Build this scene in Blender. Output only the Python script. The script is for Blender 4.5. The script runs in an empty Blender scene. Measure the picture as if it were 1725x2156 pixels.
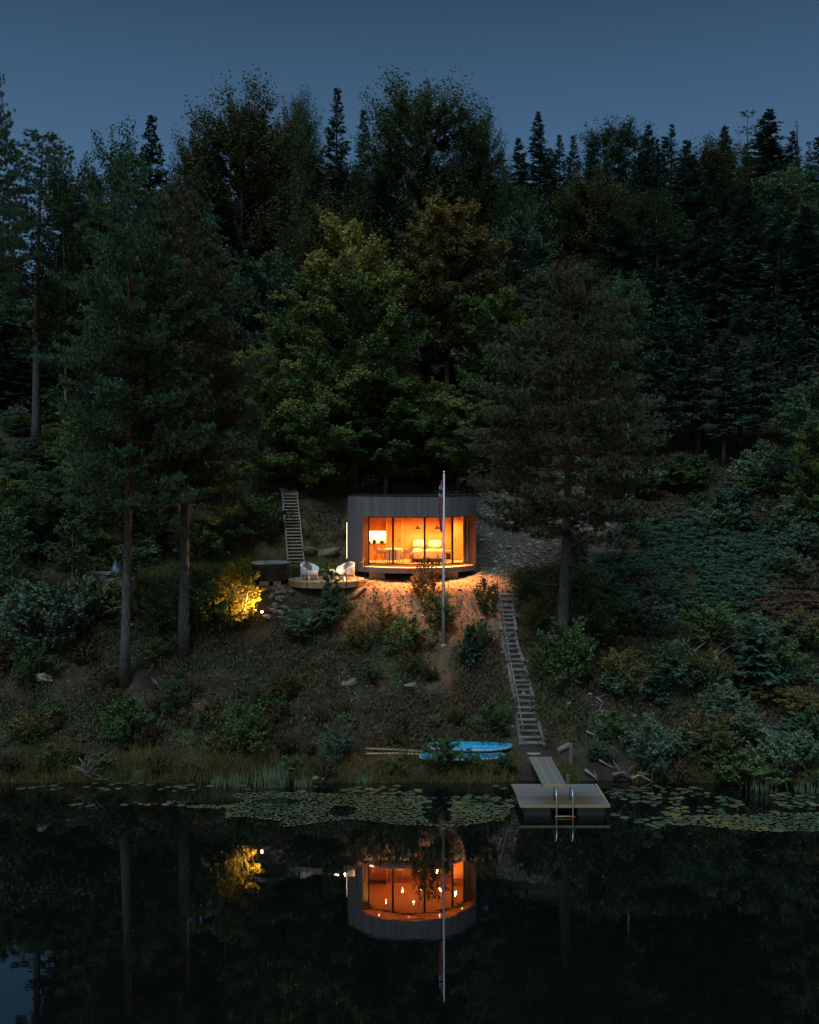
import bpy, math, random
import numpy as np
from mathutils import Vector, Matrix

PI = math.pi
random.seed(7)
C = bpy.context.scene.collection
F, U0, H0, HC = 2160.0, 862.5, 1020.0, 11.0     # focal length / centre / horizon of the photo, camera height (m)


def P(u, v, d):
    return Vector(((u - U0) * d / F, d, HC - (v - H0) * d / F))


def sstep(a, b, x):
    t = np.clip((np.asarray(x, float) - a) / (b - a), 0, 1)
    return t * t * (3 - 2 * t)


# ------------------------------------------------------------------ terrain function
def _hash(ix, iy, s):
    h = np.sin(ix * 127.1 + iy * 311.7 + s * 74.7) * 43758.5453
    return h - np.floor(h)


def vnoise(x, y, s=0):
    x = np.asarray(x, float); y = np.asarray(y, float)
    ix, iy = np.floor(x), np.floor(y)
    fx, fy = x - ix, y - iy
    fx = fx * fx * (3 - 2 * fx); fy = fy * fy * (3 - 2 * fy)
    a = _hash(ix, iy, s); b = _hash(ix + 1, iy, s); c = _hash(ix, iy + 1, s); d = _hash(ix + 1, iy + 1, s)
    return (a * (1 - fx) + b * fx) * (1 - fy) + (c * (1 - fx) + d * fx) * fy - 0.5


YS = [-400, 20, 34, 37.2, 37.9, 38.3, 39.4, 40.2, 45.2, 47.0, 50, 52.4, 56.5, 62, 75, 100, 128, 170, 900]
ZC = [-4, -3, -1.6, -.5, -.06, .42, .85, 1.2, 4.55, 6.25, 6.62, 6.75, 10.3, 12.8, 19, 30.5, 41, 47, 60]
ZR = [-4, -3, -1.6, -.5, -.06, .42, .9, 1.4, 4.4, 5.5, 7.2, 8.5, 10.6, 13.0, 19, 30, 41, 47, 60]
ZL = [-4, -3, -1.6, -.5, -.06, .35, .75, 1.1, 4.1, 5.6, 6.9, 7.9, 10.0, 12.6, 16, 19, 22, 25, 30]


def ground(x, y):
    x = np.asarray(x, float); y = np.asarray(y, float)
    yy = y + 0.35 * vnoise(x * .35, 0 * x, 5) * (1 - sstep(39, 42, y))
    zc, zr, zl = np.interp(yy, YS, ZC), np.interp(yy, YS, ZR), np.interp(yy, YS, ZL)
    wt = sstep(-16.5, -13.0, x) * (1 - sstep(3.9, 7.0, x))
    wl = 1 - sstep(-26, -12.5, x)
    z = zc * wt + (zl * wl + zr * (1 - wl)) * (1 - wt)
    flat = wt * sstep(46.2, 47.2, y) * (1 - sstep(52.2, 53.5, y))
    land = sstep(38, 39.5, y)
    amp = land * (1 - .9 * flat)
    z = z + amp * (.55 * vnoise(x * .22, y * .22, 1) + .32 * vnoise(x * .7, y * .7, 2) + .12 * vnoise(x * 2.1, y * 2.1, 3)) + .05 * land * vnoise(x * 5, y * 5, 4)
    return z


def gz(x, y):
    return float(ground(x, y))


_DD = np.concatenate([np.arange(36, 62, .04), np.arange(62, 150, .25)])


def hit(u, v):
    """Where the line of sight through a photo point meets the hillside."""
    xs = (u - U0) * _DD / F; zs = HC - (v - H0) * _DD / F
    g = ground(xs, _DD)
    i = np.argmax(g >= zs)
    if g[i] < zs[i]: i = len(_DD) - 1
    return Vector((xs[i], _DD[i], g[i]))


# ------------------------------------------------------------------ mesh helpers
def mesh_np(name, V, Fq, attrs=None, smooth=False):
    V = np.ascontiguousarray(V, np.float32); Fq = np.ascontiguousarray(Fq, np.int32)
    me = bpy.data.meshes.new(name)
    me.vertices.add(len(V)); me.vertices.foreach_set('co', V.ravel())
    me.loops.add(Fq.size); me.loops.foreach_set('vertex_index', Fq.ravel())
    me.polygons.add(len(Fq)); me.polygons.foreach_set('loop_start', np.arange(0, Fq.size, Fq.shape[1], dtype=np.int32))
    me.update(calc_edges=True)
    for n, (dom, arr) in (attrs or {}).items():
        a = me.attributes.new(n, 'FLOAT', dom); a.data.foreach_set('value', np.ascontiguousarray(arr, np.float32))
    if smooth: me.polygons.foreach_set('use_smooth', np.ones(len(Fq), bool))
    return me


def link(name, me, m, parent=None, loc=None):
    o = bpy.data.objects.new(name, me); C.objects.link(o)
    if m is not None:
        if not me.materials: me.materials.append(m)
    if parent is not None:
        o.parent = parent
        o.matrix_parent_inverse = Matrix.Translation(-parent.location) if parent.rotation_euler.z == 0 else (Matrix.Translation(parent.location) @ parent.rotation_euler.to_matrix().to_4x4()).inverted()
    if loc is not None: o.location = loc
    return o


def tag(o, label=None, cat=None, group=None, kind=None):
    if label: o['label'] = label
    if cat: o['category'] = cat
    if group: o['group'] = group
    if kind: o['kind'] = kind
    return o


def thing(name, label, cat, loc=(0, 0, 0), group=None):
    o = bpy.data.objects.new(name, None); C.objects.link(o); o.location = loc
    o.empty_display_size = .2
    return tag(o, label, cat, group)


class MB:
    def __init__(s): s.v = []; s.f = []; s.t = []; s.M = None

    def add(s, verts, faces, tone=None):
        b = len(s.v)
        t = random.random() if tone is None else tone
        s.v.extend([tuple(s.M @ Vector(v)) if s.M else tuple(v) for v in verts])
        for f in faces: s.f.append(tuple(b + i for i in f)); s.t.append(t)
        return s

    def box(s, c, d, R=None, tone=None):
        x, y, z = d[0] / 2, d[1] / 2, d[2] / 2
        vs = [Vector((a * x, b * y, e * z)) for e in (-1, 1) for b in (-1, 1) for a in (-1, 1)]
        if R is not None: vs = [R @ v for v in vs]
        c = Vector(c); vs = [v + c for v in vs]
        return s.add(vs, [(0, 2, 3, 1), (4, 5, 7, 6), (0, 1, 5, 4), (2, 6, 7, 3), (0, 4, 6, 2), (1, 3, 7, 5)], tone)

    def span(s, a, b, tone=None):
        return s.box([(a[i] + b[i]) / 2 for i in range(3)], [abs(b[i] - a[i]) for i in range(3)], None, tone)

    def beam(s, p, q, w, h, up=(0, 0, 1), tone=None):
        p, q = Vector(p), Vector(q); t = (q - p).normalized()
        n = t.cross(Vector(up)).normalized(); b = n.cross(t)
        R = Matrix((n, t, b)).transposed()
        return s.box((p + q) / 2, (w, (q - p).length, h), R, tone)

    def tube(s, pts, r, n=8, tone=None, caps=True):
        pts = [Vector(p) for p in pts]; m = len(pts)
        rs = r if isinstance(r, (list, tuple)) else [r] * m
        vs, fs = [], []
        ref = None
        for i, p in enumerate(pts):
            t = (pts[min(i + 1, m - 1)] - pts[max(i - 1, 0)]).normalized()
            if ref is None: ref = t.orthogonal().normalized()
            ref = (ref - t * ref.dot(t)).normalized(); b = t.cross(ref)
            for k in range(n):
                a = 2 * PI * k / n
                vs.append(p + (ref * math.cos(a) + b * math.sin(a)) * rs[i])
        for i in range(m - 1):
            for k in range(n):
                k2 = (k + 1) % n
                fs.append((i * n + k, i * n + k2, (i + 1) * n + k2, (i + 1) * n + k))
        if caps: fs.append(tuple(range(n))[::-1]); fs.append(tuple(range((m - 1) * n, m * n)))
        return s.add(vs, fs, tone)

    def lathe(s, prof, n=24, c=(0, 0, 0), tone=None):
        vs, fs = [], []
        for r, z in prof:
            for k in range(n):
                a = 2 * PI * k / n; vs.append((c[0] + r * math.cos(a), c[1] + r * math.sin(a), c[2] + z))
        for i in range(len(prof) - 1):
            for k in range(n):
                k2 = (k + 1) % n
                fs.append((i * n + k, i * n + k2, (i + 1) * n + k2, (i + 1) * n + k))
        fs.append(tuple(range(n))[::-1]); fs.append(tuple(range((len(prof) - 1) * n, len(prof) * n)))
        return s.add(vs, fs, tone)

    def prism(s, poly, z0, z1, tone=None):
        n = len(poly)
        vs = [(p[0], p[1], z0) for p in poly] + [(p[0], p[1], z1) for p in poly]
        fs = [tuple(range(n))[::-1], tuple(range(n, 2 * n))] + [(i, (i + 1) % n, n + (i + 1) % n, n + i) for i in range(n)]
        return s.add(vs, fs, tone)

    def grid(s, rows, tone=None, closed=False):
        n = len(rows[0]); vs = [p for r in rows for p in r]; fs = []
        for i in range(len(rows) - 1):
            for k in range(n if closed else n - 1):
                k2 = (k + 1) % n
                fs.append((i * n + k, i * n + k2, (i + 1) * n + k2, (i + 1) * n + k))
        return s.add(vs, fs, tone)

    def mesh(s, name, smooth=False):
        me = bpy.data.meshes.new(name); me.from_pydata(s.v, [], s.f); me.update()
        a = me.attributes.new('tone', 'FLOAT', 'FACE'); a.data.foreach_set('value', s.t)
        if smooth: me.polygons.foreach_set('use_smooth', [True] * len(s.f))
        return me

    def build(s, name, m, parent=None, smooth=False, bevel=0):
        o = link(name, s.mesh(name, smooth), m, parent)
        if bevel:
            b = o.modifiers.new('edge', 'BEVEL'); b.width = bevel; b.segments = 2; b.limit_method = 'ANGLE'
        return o


# ------------------------------------------------------------------ materials
def _nt(name):
    m = bpy.data.materials.new(name); m.use_nodes = True
    nt = m.node_tree; nt.nodes.clear()
    return m, nt, nt.nodes.new, nt.links.new


def surf(name, col, rough=.7, spec=.3, tone=.25, nscale=6, namp=.3, col2=None, bump=.0, bscale=30, stretch=None, metal=0, emit=None, estr=0, objrand=0):
    m, nt, N, L = _nt(name)
    out = N('ShaderNodeOutputMaterial'); b = N('ShaderNodeBsdfPrincipled'); L(b.outputs[0], out.inputs[0])
    b.inputs['Roughness'].default_value = rough; b.inputs['Specular IOR Level'].default_value = spec; b.inputs['Metallic'].default_value = metal
    tc = N('ShaderNodeTexCoord'); mp = N('ShaderNodeMapping'); L(tc.outputs['Object'], mp.inputs[0])
    if stretch: mp.inputs['Scale'].default_value = stretch
    nz = N('ShaderNodeTexNoise'); nz.inputs['Scale'].default_value = nscale; nz.inputs['Detail'].default_value = 6; nz.inputs['Roughness'].default_value = .65
    L(mp.outputs[0], nz.inputs['Vector'])
    ramp = N('ShaderNodeMapRange'); ramp.inputs[1].default_value = .3; ramp.inputs[2].default_value = .7; L(nz.outputs[0], ramp.inputs[0])
    mix = N('ShaderNodeMix'); mix.data_type = 'RGBA'
    c2 = col2 or tuple(c * (1 - namp) for c in col)
    mix.inputs[6].default_value = (*c2, 1); mix.inputs[7].default_value = (*col, 1); L(ramp.outputs[0], mix.inputs[0])
    at = N('ShaderNodeAttribute'); at.attribute_name = 'tone'
    mr = N('ShaderNodeMapRange'); mr.inputs[3].default_value = 1 - tone; mr.inputs[4].default_value = 1 + tone; L(at.outputs['Fac'], mr.inputs[0])
    hs = N('ShaderNodeHueSaturation'); L(mr.outputs[0], hs.inputs['Value']); L(mix.outputs[2], hs.inputs['Color'])
    L(hs.outputs[0], b.inputs['Base Color'])
    if bump:
        n2 = N('ShaderNodeTexNoise'); n2.inputs['Scale'].default_value = bscale; n2.inputs['Detail'].default_value = 5; L(mp.outputs[0], n2.inputs['Vector'])
        bp = N('ShaderNodeBump'); bp.inputs['Strength'].default_value = bump; bp.inputs['Distance'].default_value = .03; L(n2.outputs[0], bp.inputs['Height']); L(bp.outputs[0], b.inputs['Normal'])
    if emit:
        b.inputs['Emission Color'].default_value = (*emit, 1); b.inputs['Emission Strength'].default_value = estr
    return m


def leafmat(name, dark, light, autumn=(.16, .10, .02), rand=.25, trans=.25):
    m, nt, N, L = _nt(name)
    out = N('ShaderNodeOutputMaterial')
    at = N('ShaderNodeAttribute'); at.attribute_name = 'tone'
    mx = N('ShaderNodeMix'); mx.data_type = 'RGBA'; mx.inputs[6].default_value = (*dark, 1); mx.inputs[7].default_value = (*light, 1); L(at.outputs['Fac'], mx.inputs[0])
    au = N('ShaderNodeAttribute'); au.attribute_name = 'autumn'
    m2 = N('ShaderNodeMix'); m2.data_type = 'RGBA'; L(au.outputs['Fac'], m2.inputs[0]); L(mx.outputs[2], m2.inputs[6]); m2.inputs[7].default_value = (*autumn, 1)
    oi = N('ShaderNodeObjectInfo'); mr = N('ShaderNodeMapRange'); mr.inputs[3].default_value = 1 - rand; mr.inputs[4].default_value = 1 + rand; L(oi.outputs['Random'], mr.inputs[0])
    mh = N('ShaderNodeMapRange'); mh.inputs[3].default_value = .52; mh.inputs[4].default_value = .485; L(oi.outputs['Random'], mh.inputs[0])
    hs = N('ShaderNodeHueSaturation'); L(mr.outputs[0], hs.inputs['Value']); L(mh.outputs[0], hs.inputs['Hue']); L(m2.outputs[2], hs.inputs['Color'])
    d = N('ShaderNodeBsdfDiffuse'); L(hs.outputs[0], d.inputs[0])
    if trans:
        t = N('ShaderNodeBsdfTranslucent'); L(hs.outputs[0], t.inputs[0])
        ms = N('ShaderNodeMixShader'); ms.inputs[0].default_value = trans; L(d.outputs[0], ms.inputs[1]); L(t.outputs[0], ms.inputs[2]); L(ms.outputs[0], out.inputs[0])
    else: L(d.outputs[0], out.inputs[0])
    return m


def barkmat(name, low, high, z0, z1):
    m, nt, N, L = _nt(name)
    out = N('ShaderNodeOutputMaterial'); b = N('ShaderNodeBsdfPrincipled'); L(b.outputs[0], out.inputs[0]); b.inputs['Roughness'].default_value = .9; b.inputs['Specular IOR Level'].default_value = .1
    tc = N('ShaderNodeTexCoord'); sp = N('ShaderNodeSeparateXYZ'); L(tc.outputs['Object'], sp.inputs[0])
    nz = N('ShaderNodeTexNoise'); nz.inputs['Scale'].default_value = 1.2; L(tc.outputs['Object'], nz.inputs['Vector'])
    ad = N('ShaderNodeMath'); ad.operation = 'MULTIPLY_ADD'; ad.inputs[1].default_value = 2.5; L(nz.outputs[0], ad.inputs[0]); L(sp.outputs['Z'], ad.inputs[2])
    mr = N('ShaderNodeMapRange'); mr.inputs[1].default_value = z0; mr.inputs[2].default_value = z1; L(ad.outputs[0], mr.inputs[0])
    mx = N('ShaderNodeMix'); mx.data_type = 'RGBA'; mx.inputs[6].default_value = (*low, 1); mx.inputs[7].default_value = (*high, 1); L(mr.outputs[0], mx.inputs[0])
    mp = N('ShaderNodeMapping'); mp.inputs['Scale'].default_value = (9, 9, 2.2); L(tc.outputs['Object'], mp.inputs[0])
    n2 = N('ShaderNodeTexNoise'); n2.inputs['Scale'].default_value = 1.6; n2.inputs['Detail'].default_value = 5; n2.inputs['Roughness'].default_value = .75; L(mp.outputs[0], n2.inputs['Vector'])
    r2 = N('ShaderNodeMapRange'); r2.inputs[1].default_value = .35; r2.inputs[2].default_value = .65; r2.inputs[3].default_value = .35; r2.inputs[4].default_value = 1.5; L(n2.outputs[0], r2.inputs[0])
    hs = N('ShaderNodeHueSaturation'); L(r2.outputs[0], hs.inputs['Value']); L(mx.outputs[2], hs.inputs['Color']); L(hs.outputs[0], b.inputs['Base Color'])
    bp = N('ShaderNodeBump'); bp.inputs['Strength'].default_value = .9; bp.inputs['Distance'].default_value = .05; L(n2.outputs[0], bp.inputs['Height']); L(bp.outputs[0], b.inputs['Normal'])
    return m


def emitmat(name, col, s):
    m, nt, N, L = _nt(name)
    out = N('ShaderNodeOutputMaterial'); e = N('ShaderNodeEmission'); e.inputs[0].default_value = (*col, 1); e.inputs[1].default_value = s; L(e.outputs[0], out.inputs[0])
    return m


M = {}
M['clad'] = surf('dark_cladding', (.125, .128, .155), .75, .25, .2, 3, .45, bump=.3, bscale=8, stretch=(14, 14, .9))
M['reveal'] = surf('reveal_wood', (.13, .075, .042), .6, .3, .2, 3, .3, stretch=(10, 10, .8))
M['int_wood'] = surf('birch_ply', (.58, .34, .15), .55, .3, .08, 2, .14, stretch=(6, 6, .6))
M['int_wood2'] = surf('oak_fronts', (.46, .235, .09), .55, .3, .08, 2, .2, stretch=(7, 7, .6))
M['int_floor'] = surf('pale_floorboards', (.62, .48, .32), .4, .4, .12, 2, .15, stretch=(1, 8, 8))
M['white'] = surf('white_paint', (.75, .73, .70), .5, .4, .04, 4, .08)
M['linen'] = surf('cream_linen', (.72, .66, .56), .9, .1, .06, 9, .12, bump=.2, bscale=20)
M['linen_dark'] = surf('brown_linen', (.22, .15, .10), .9, .1, .1, 9, .2)
M['black_metal'] = surf('black_metal', (.012, .011, .012), .7, .15, .1, 8, .2)
M['grey_metal'] = surf('galvanised_metal', (.45, .48, .52), .3, .5, .1, 8, .2, metal=.9)
M['steel'] = surf('steel', (.65, .68, .72), .25, .5, .03, 8, .1, metal=1)
M['concrete'] = surf('concrete', (.32, .30, .28), .9, .2, .1, 9, .3, bump=.3)
M['deck'] = surf('weathered_deck', (.115, .113, .115), .75, .25, .14, 3, .3, bump=.2, bscale=10, stretch=(1.2, 12, 12))
M['newwood'] = surf('fresh_timber', (.30, .215, .135), .75, .25, .2, 3, .3, bump=.2, bscale=12, stretch=(2, 10, 10))
M['greywood'] = surf('grey_timber', (.15, .145, .145), .85, .2, .25, 4, .4, bump=.5, bscale=14)
M['stairlog'] = surf('worn_log_steps', (.115, .118, .126), .85, .2, .3, 4, .45, bump=.5, bscale=14)
M['darkwood'] = surf('dark_timber', (.055, .042, .036), .8, .2, .2, 4, .4, bump=.4, bscale=14)
M['tubwood'] = surf('black_stained_wood', (.008, .008, .011), .55, .4, .3, 4, .4)
M['tubrim'] = surf('tub_rim', (.20, .23, .28), .45, .4, .05, 4, .1)
M['stairwood'] = surf('stair_timber', (.27, .26, .245), .8, .25, .12, 4, .3, stretch=(2, 10, 10))
M['stone'] = surf('pale_stone', (.175, .163, .152), .9, .2, .45, 5, .45, bump=.5, bscale=9)
M['slate'] = surf('grey_slab', (.20, .20, .20), .9, .2, .2, 5, .35, bump=.5, bscale=9)
M['deadwood'] = surf('bleached_wood', (.25, .24, .245), .9, .15, .25, 6, .4, bump=.4)
M['pole'] = surf('white_pole', (.58, .60, .66), .4, .4, .03, 3, .08)
M['gold'] = surf('gold', (.8, .55, .2), .3, .5, .02, 3, .05, metal=1)
M['boardblue'] = surf('board_blue', (.008, .20, .40), .8, .1, .03, 2, .06)
M['boardside'] = surf('board_side', (.34, .43, .52), .8, .1, .03, 2, .06)
M['boardpad'] = surf('board_pad', (.01, .05, .16), .6, .4, .03, 2, .1)
M['wicker'] = surf('white_resin', (.62, .66, .74), .5, .4, .04, 14, .1, bump=.4, bscale=40)
M['cushion'] = surf('grey_cushion', (.13, .13, .14), .95, .1, .06, 14, .2)
M['planter'] = surf('grey_pot', (.16, .17, .17), .7, .3, .05, 6, .2)
M['tarp'] = surf('blue_tarp', (.16, .26, .40), .5, .4, .2, 5, .4)
M['red'] = surf('red_plastic', (.6, .02, .02), .4, .4, .02, 3, .05)
M['float'] = surf('float', (.016, .02, .027), .5, .4, .1, 3, .3)
M['glow_lamp'] = emitmat('lamp_glow', (1, .55, .2), 9)
M['glow_white'] = emitmat('lamp_white', (1, .72, .40), 14)
M['glow_spot'] = emitmat('spot_glow', (1, .60, .28), 14)
M['glow_strip'] = emitmat('strip_glow', (1, .72, .45), 5)
M['candle'] = emitmat('candle', (1, .42, .12), 10)
M['bark_pine'] = barkmat('pine_bark', (.085, .082, .09), (.10, .048, .034), 6.0, 9.5)
M['bark_grey'] = barkmat('grey_bark', (.085, .08, .078), (.055, .05, .05), 3, 9)
M['bark_birch'] = barkmat('birch_bark', (.30, .30, .30), (.16, .16, .16), 3, 9)
M['pine'] = leafmat('pine_needles', (.030, .064, .044), (.070, .128, .076), (.12, .075, .05), .18, .15)
M['pine_r'] = leafmat('rusty_pine_needles', (.044, .054, .040), (.092, .102, .068), (.11, .066, .045), .12, .15)
M['spruce'] = leafmat('spruce_needles', (.016, .040, .032), (.042, .088, .064), (.12, .07, .03), .3, .1)
M['beech'] = leafmat('beech_leaves', (.030, .070, .032), (.092, .170, .058), (.31, .25, .068), .15, .14)
M['beech_o'] = leafmat('copper_beech_leaves', (.04, .060, .026), (.085, .095, .04), (.175, .135, .046), .1, .14)
M['beech_d'] = leafmat('dark_beech_leaves', (.015, .036, .022), (.052, .085, .038), (.072, .064, .028), .2, .12)
M['birch'] = leafmat('birch_leaves', (.028, .064, .044), (.072, .145, .09), (.16, .12, .03), .25, .14)
M['shrub'] = leafmat('shrub_leaves', (.026, .058, .028), (.078, .145, .06), (.13, .085, .035), .3, .14)
M['shrub_b'] = leafmat('willow_leaves', (.05, .10, .075), (.10, .165, .12), (.2, .13, .04), .25, .14)
M['shrub_y'] = leafmat('lamplit_leaves', (.17, .115, .012), (.33, .22, .03), (.32, .2, .03), .15, .35)  # lamplight's golden yellow is put into the leaf colour of the spotlit bush
M['fern'] = leafmat('fern_fronds', (.020, .054, .038), (.068, .135, .094), (.092, .056, .04), .1, .14)
M['heath'] = leafmat('heath', (.026, .040, .021), (.078, .074, .047), (.085, .055, .034), .1, .1)
M['grass'] = leafmat('shore_grass', (.050, .062, .024), (.135, .125, .048), (.20, .13, .045), .1, .14)
M['reed'] = leafmat('reed', (.05, .095, .07), (.10, .155, .11), (.2, .16, .06), .1, .14)
M['lily'] = leafmat('lily_leaves', (.024, .036, .024), (.058, .072, .043), (.13, .08, .028), .3, 0)


# ------------------------------------------------------------------ vegetation generators (numpy)
def rhomb(c, t, n, Ln, Wn):
    """Leaf-shaped quads: centre c, long axis t, face normal about n."""
    t = t / (np.linalg.norm(t, axis=1, keepdims=True) + 1e-9)
    b = np.cross(n, t); b /= (np.linalg.norm(b, axis=1, keepdims=True) + 1e-9)
    Ln = np.asarray(Ln).reshape(-1, 1) * .5; Wn = np.asarray(Wn).reshape(-1, 1) * .5
    V = np.stack([c + t * Ln, c + b * Wn, c - t * Ln, c - b * Wn], 1).reshape(-1, 3)
    return V


def leafmesh(name, V, tone, autumn):
    n = len(V) // 4
    return mesh_np(name, V, np.arange(n * 4).reshape(n, 4), {'tone': ('FACE', tone), 'autumn': ('FACE', autumn)})


def unit(a):
    return a / (np.linalg.norm(a, axis=-1, keepdims=True) + 1e-9)


def pine_mesh(name, seed, H, base, R, nb, tufts_per_m=5.0, shape='round', rust=.12, r0=.28, needle=.26, lowdead=5, bend=.25, wh=6):
    g = np.random.default_rng(seed)
    tr = MB()
    zs = np.linspace(0, H, 12)
    bx = bend * np.sin(zs / H * 3 + seed) * zs / H; by = bend * np.cos(zs / H * 2.4 + seed) * zs / H
    tp = [Vector((bx[i], by[i], zs[i])) for i in range(12)]
    rr = [r0 * (1.25 if i == 0 else 1) * (1 - .86 * (zs[i] / H) ** .9) for i in range(12)]
    tr.tube(tp, rr, 10, .5)
    cs, ds, rs = [], [], []
    for k in range(nb + lowdead):
        dead = k >= nb
        f = ((k // wh + .5 + g.normal(0, .13)) / (nb / wh)) if not dead else 0
        f = min(max(f, 0), .995)
        h = base + (H - base) * f if not dead else base * g.uniform(.62, 1.02)
        t = (h - base) / (H - base)
        if shape == 'round': prof = (.62 + .38 * math.sin(PI * min(1, max(t, 0) * 1.1 + .12))) * (1 - max(t, 0) ** 5.5) + .05
        else: prof = (1.05 - t) ** .85 * (.7 + .5 * min(1, t * 4)) + .05
        ln = R * prof * g.uniform(.62, 1.1) * (.55 if dead else 1)
        az = k * 2.39996 + g.uniform(-.5, .5)
        el = -.12 + .85 * max(t, 0) ** 2.0 + g.uniform(-.12, .18)
        p0 = np.array([np.interp(h, zs, bx), np.interp(h, zs, by), h])
        d = np.array([math.cos(az) * math.cos(el), math.sin(az) * math.cos(el), math.sin(el)])
        pts = []; m = 6
        sw = g.uniform(-.25, .25)
        for i in range(m):
            s = i / (m - 1)
            pt = p0 + d * ln * s + np.array([-math.sin(az), math.cos(az), 0]) * sw * ln * s * s + np.array([0, 0, 1]) * ln * (-.22 * s + .30 * s * s) * (1 - max(t, 0))
            pts.append(pt)
        br = max(.010, rr[0] * .17 * ln / R * (1 - .5 * max(t, 0)))
        tr.tube([Vector(p) for p in pts], [br * (1 - .8 * i / (m - 1)) for i in range(m)], 5, .5, False)
        if dead: continue
        pts = np.array(pts)
        nsub = max(4, int(ln * 4.6))
        for j in range(nsub):
            s = .28 + .72 * (j + g.random()) / nsub
            q = np.array([np.interp(s * (m - 1), range(m), pts[:, a]) for a in range(3)])
            side = 1 if j % 2 else -1
            ang = az + side * g.uniform(.5, 1.1) * (1.15 - s * .8)
            sl = (.34 * ln * (1.1 - s) + .45) * g.uniform(.6, 1.15)
            sd = np.array([math.cos(ang), math.sin(ang), g.uniform(.0, .45)])
            nt_ = max(2, int(sl * tufts_per_m))
            u = (np.arange(nt_) + g.random(nt_)) / nt_ * .8 + .25
            c = q + sd * sl * u[:, None] + g.normal(0, .07, (nt_, 3)) + np.array([0, 0, .12]) * (u ** 2)[:, None]
            cs.append(c); ds.append(np.repeat(unit(sd + np.array([0, 0, .35]))[None], nt_, 0)); rs.append(np.full(nt_, g.random()))
    c = np.concatenate(cs); d = np.concatenate(ds); r = np.concatenate(rs)
    k = 15
    n = len(c)
    C3 = np.repeat(c, k, 0); D = np.repeat(d, k, 0) * .75 + g.normal(0, .55, (n * k, 3)) + np.array([0, 0, .35]); D = unit(D)
    Ln = needle * .85 * g.uniform(.7, 1.25, n * k)
    V = rhomb(C3 + D * Ln[:, None] * .45, D, unit(g.normal(0, 1, (n * k, 3))), Ln, .038 * g.uniform(.7, 1.3, n * k))
    tone = np.clip(np.repeat(r, k) * .6 + g.random(n * k) * .5, 0, 1)
    aut = np.where(np.repeat(g.random(n) < rust, k), g.uniform(.4, .9, n * k), 0)
    return tr.mesh(name + '_trunk', True), leafmesh(name + '_crown', V, tone, aut)


def spruce_mesh(name, seed, H, base, R, step=.36, per=6, dens=8.5, sparse=1.0, r0=.2, dead=False):
    g = np.random.default_rng(seed)
    tr = MB(); tr.tube([(0, 0, z) for z in np.linspace(0, H, 8)], [r0 * (1 - .93 * i / 7) for i in range(8)], 8, .5)
    cs, ds, rs = [], [], []
    h = base
    while h < H - .15:
        t = (h - base) / (H - base)
        for k in range(per):
            if g.random() > sparse: continue
            ln = R * (1 - t) ** .88 * g.uniform(.42, 1.2) + .10
            if t < .12: ln *= .6 + 3 * t
            az = g.uniform(0, 2 * PI); hh = h + g.uniform(-.15, .15)
            el = -.30 + .85 * t + g.uniform(-.12, .1)
            d = np.array([math.cos(az) * math.cos(el), math.sin(az) * math.cos(el), math.sin(el)])
            up = .18 * ln
            if ln > .5 or dead:
                tr.tube([(0, 0, hh), tuple(d * ln * .5 + [0, 0, hh]), tuple(d * ln * .95 + [0, 0, hh + up])], [.022 if not dead else .018, .014, .006], 3, .5, False)
            if dead: continue
            m = max(3, int(ln * dens))
            s = (np.arange(m) + g.random(m)) / m * .92 + .08
            c = d * (ln * s)[:, None] + np.array([0, 0, hh]) + np.array([0, 0, 1]) * (up * s ** 2)[:, None]
            rnd = g.random()
            for side in (-1, 0, 1):
                lat = np.array([-math.sin(az), math.cos(az), 0]) * side
                dd = unit(d * .75 + lat * .8 + np.array([0, 0, -.35 if side else .15]))
                w = (min(.30, .09 + .26 * ln) + .28 * (1 - s) * ln)[:, None] * (1 if side else .6)
                cc = c + dd * w * .5 + g.normal(0, .04, (m, 3))
                cs.append(np.concatenate([cc, w], 1)); ds.append(np.repeat(dd[None], m, 0) + g.normal(0, .22, (m, 3))); rs.append(np.full(m, rnd))
        h += step * (1 - .35 * t) * g.uniform(.8, 1.2)
    tm = tr.mesh(name + '_trunk', True)
    if dead: return tm, None
    cw = np.concatenate(cs); d = unit(np.concatenate(ds)); r = np.concatenate(rs); n = len(cw)
    V = rhomb(cw[:, :3], d, unit(g.normal(0, .7, (n, 3)) + np.array([0, 0, 1])), cw[:, 3] * g.uniform(.9, 1.4, n), .12 * g.uniform(.7, 1.4, n))
    tone = np.clip(.55 * r + .5 * g.random(n), 0, 1)
    return tm, leafmesh(name + '_crown', V, tone, (g.random(n) < .03) * .6)


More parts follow.
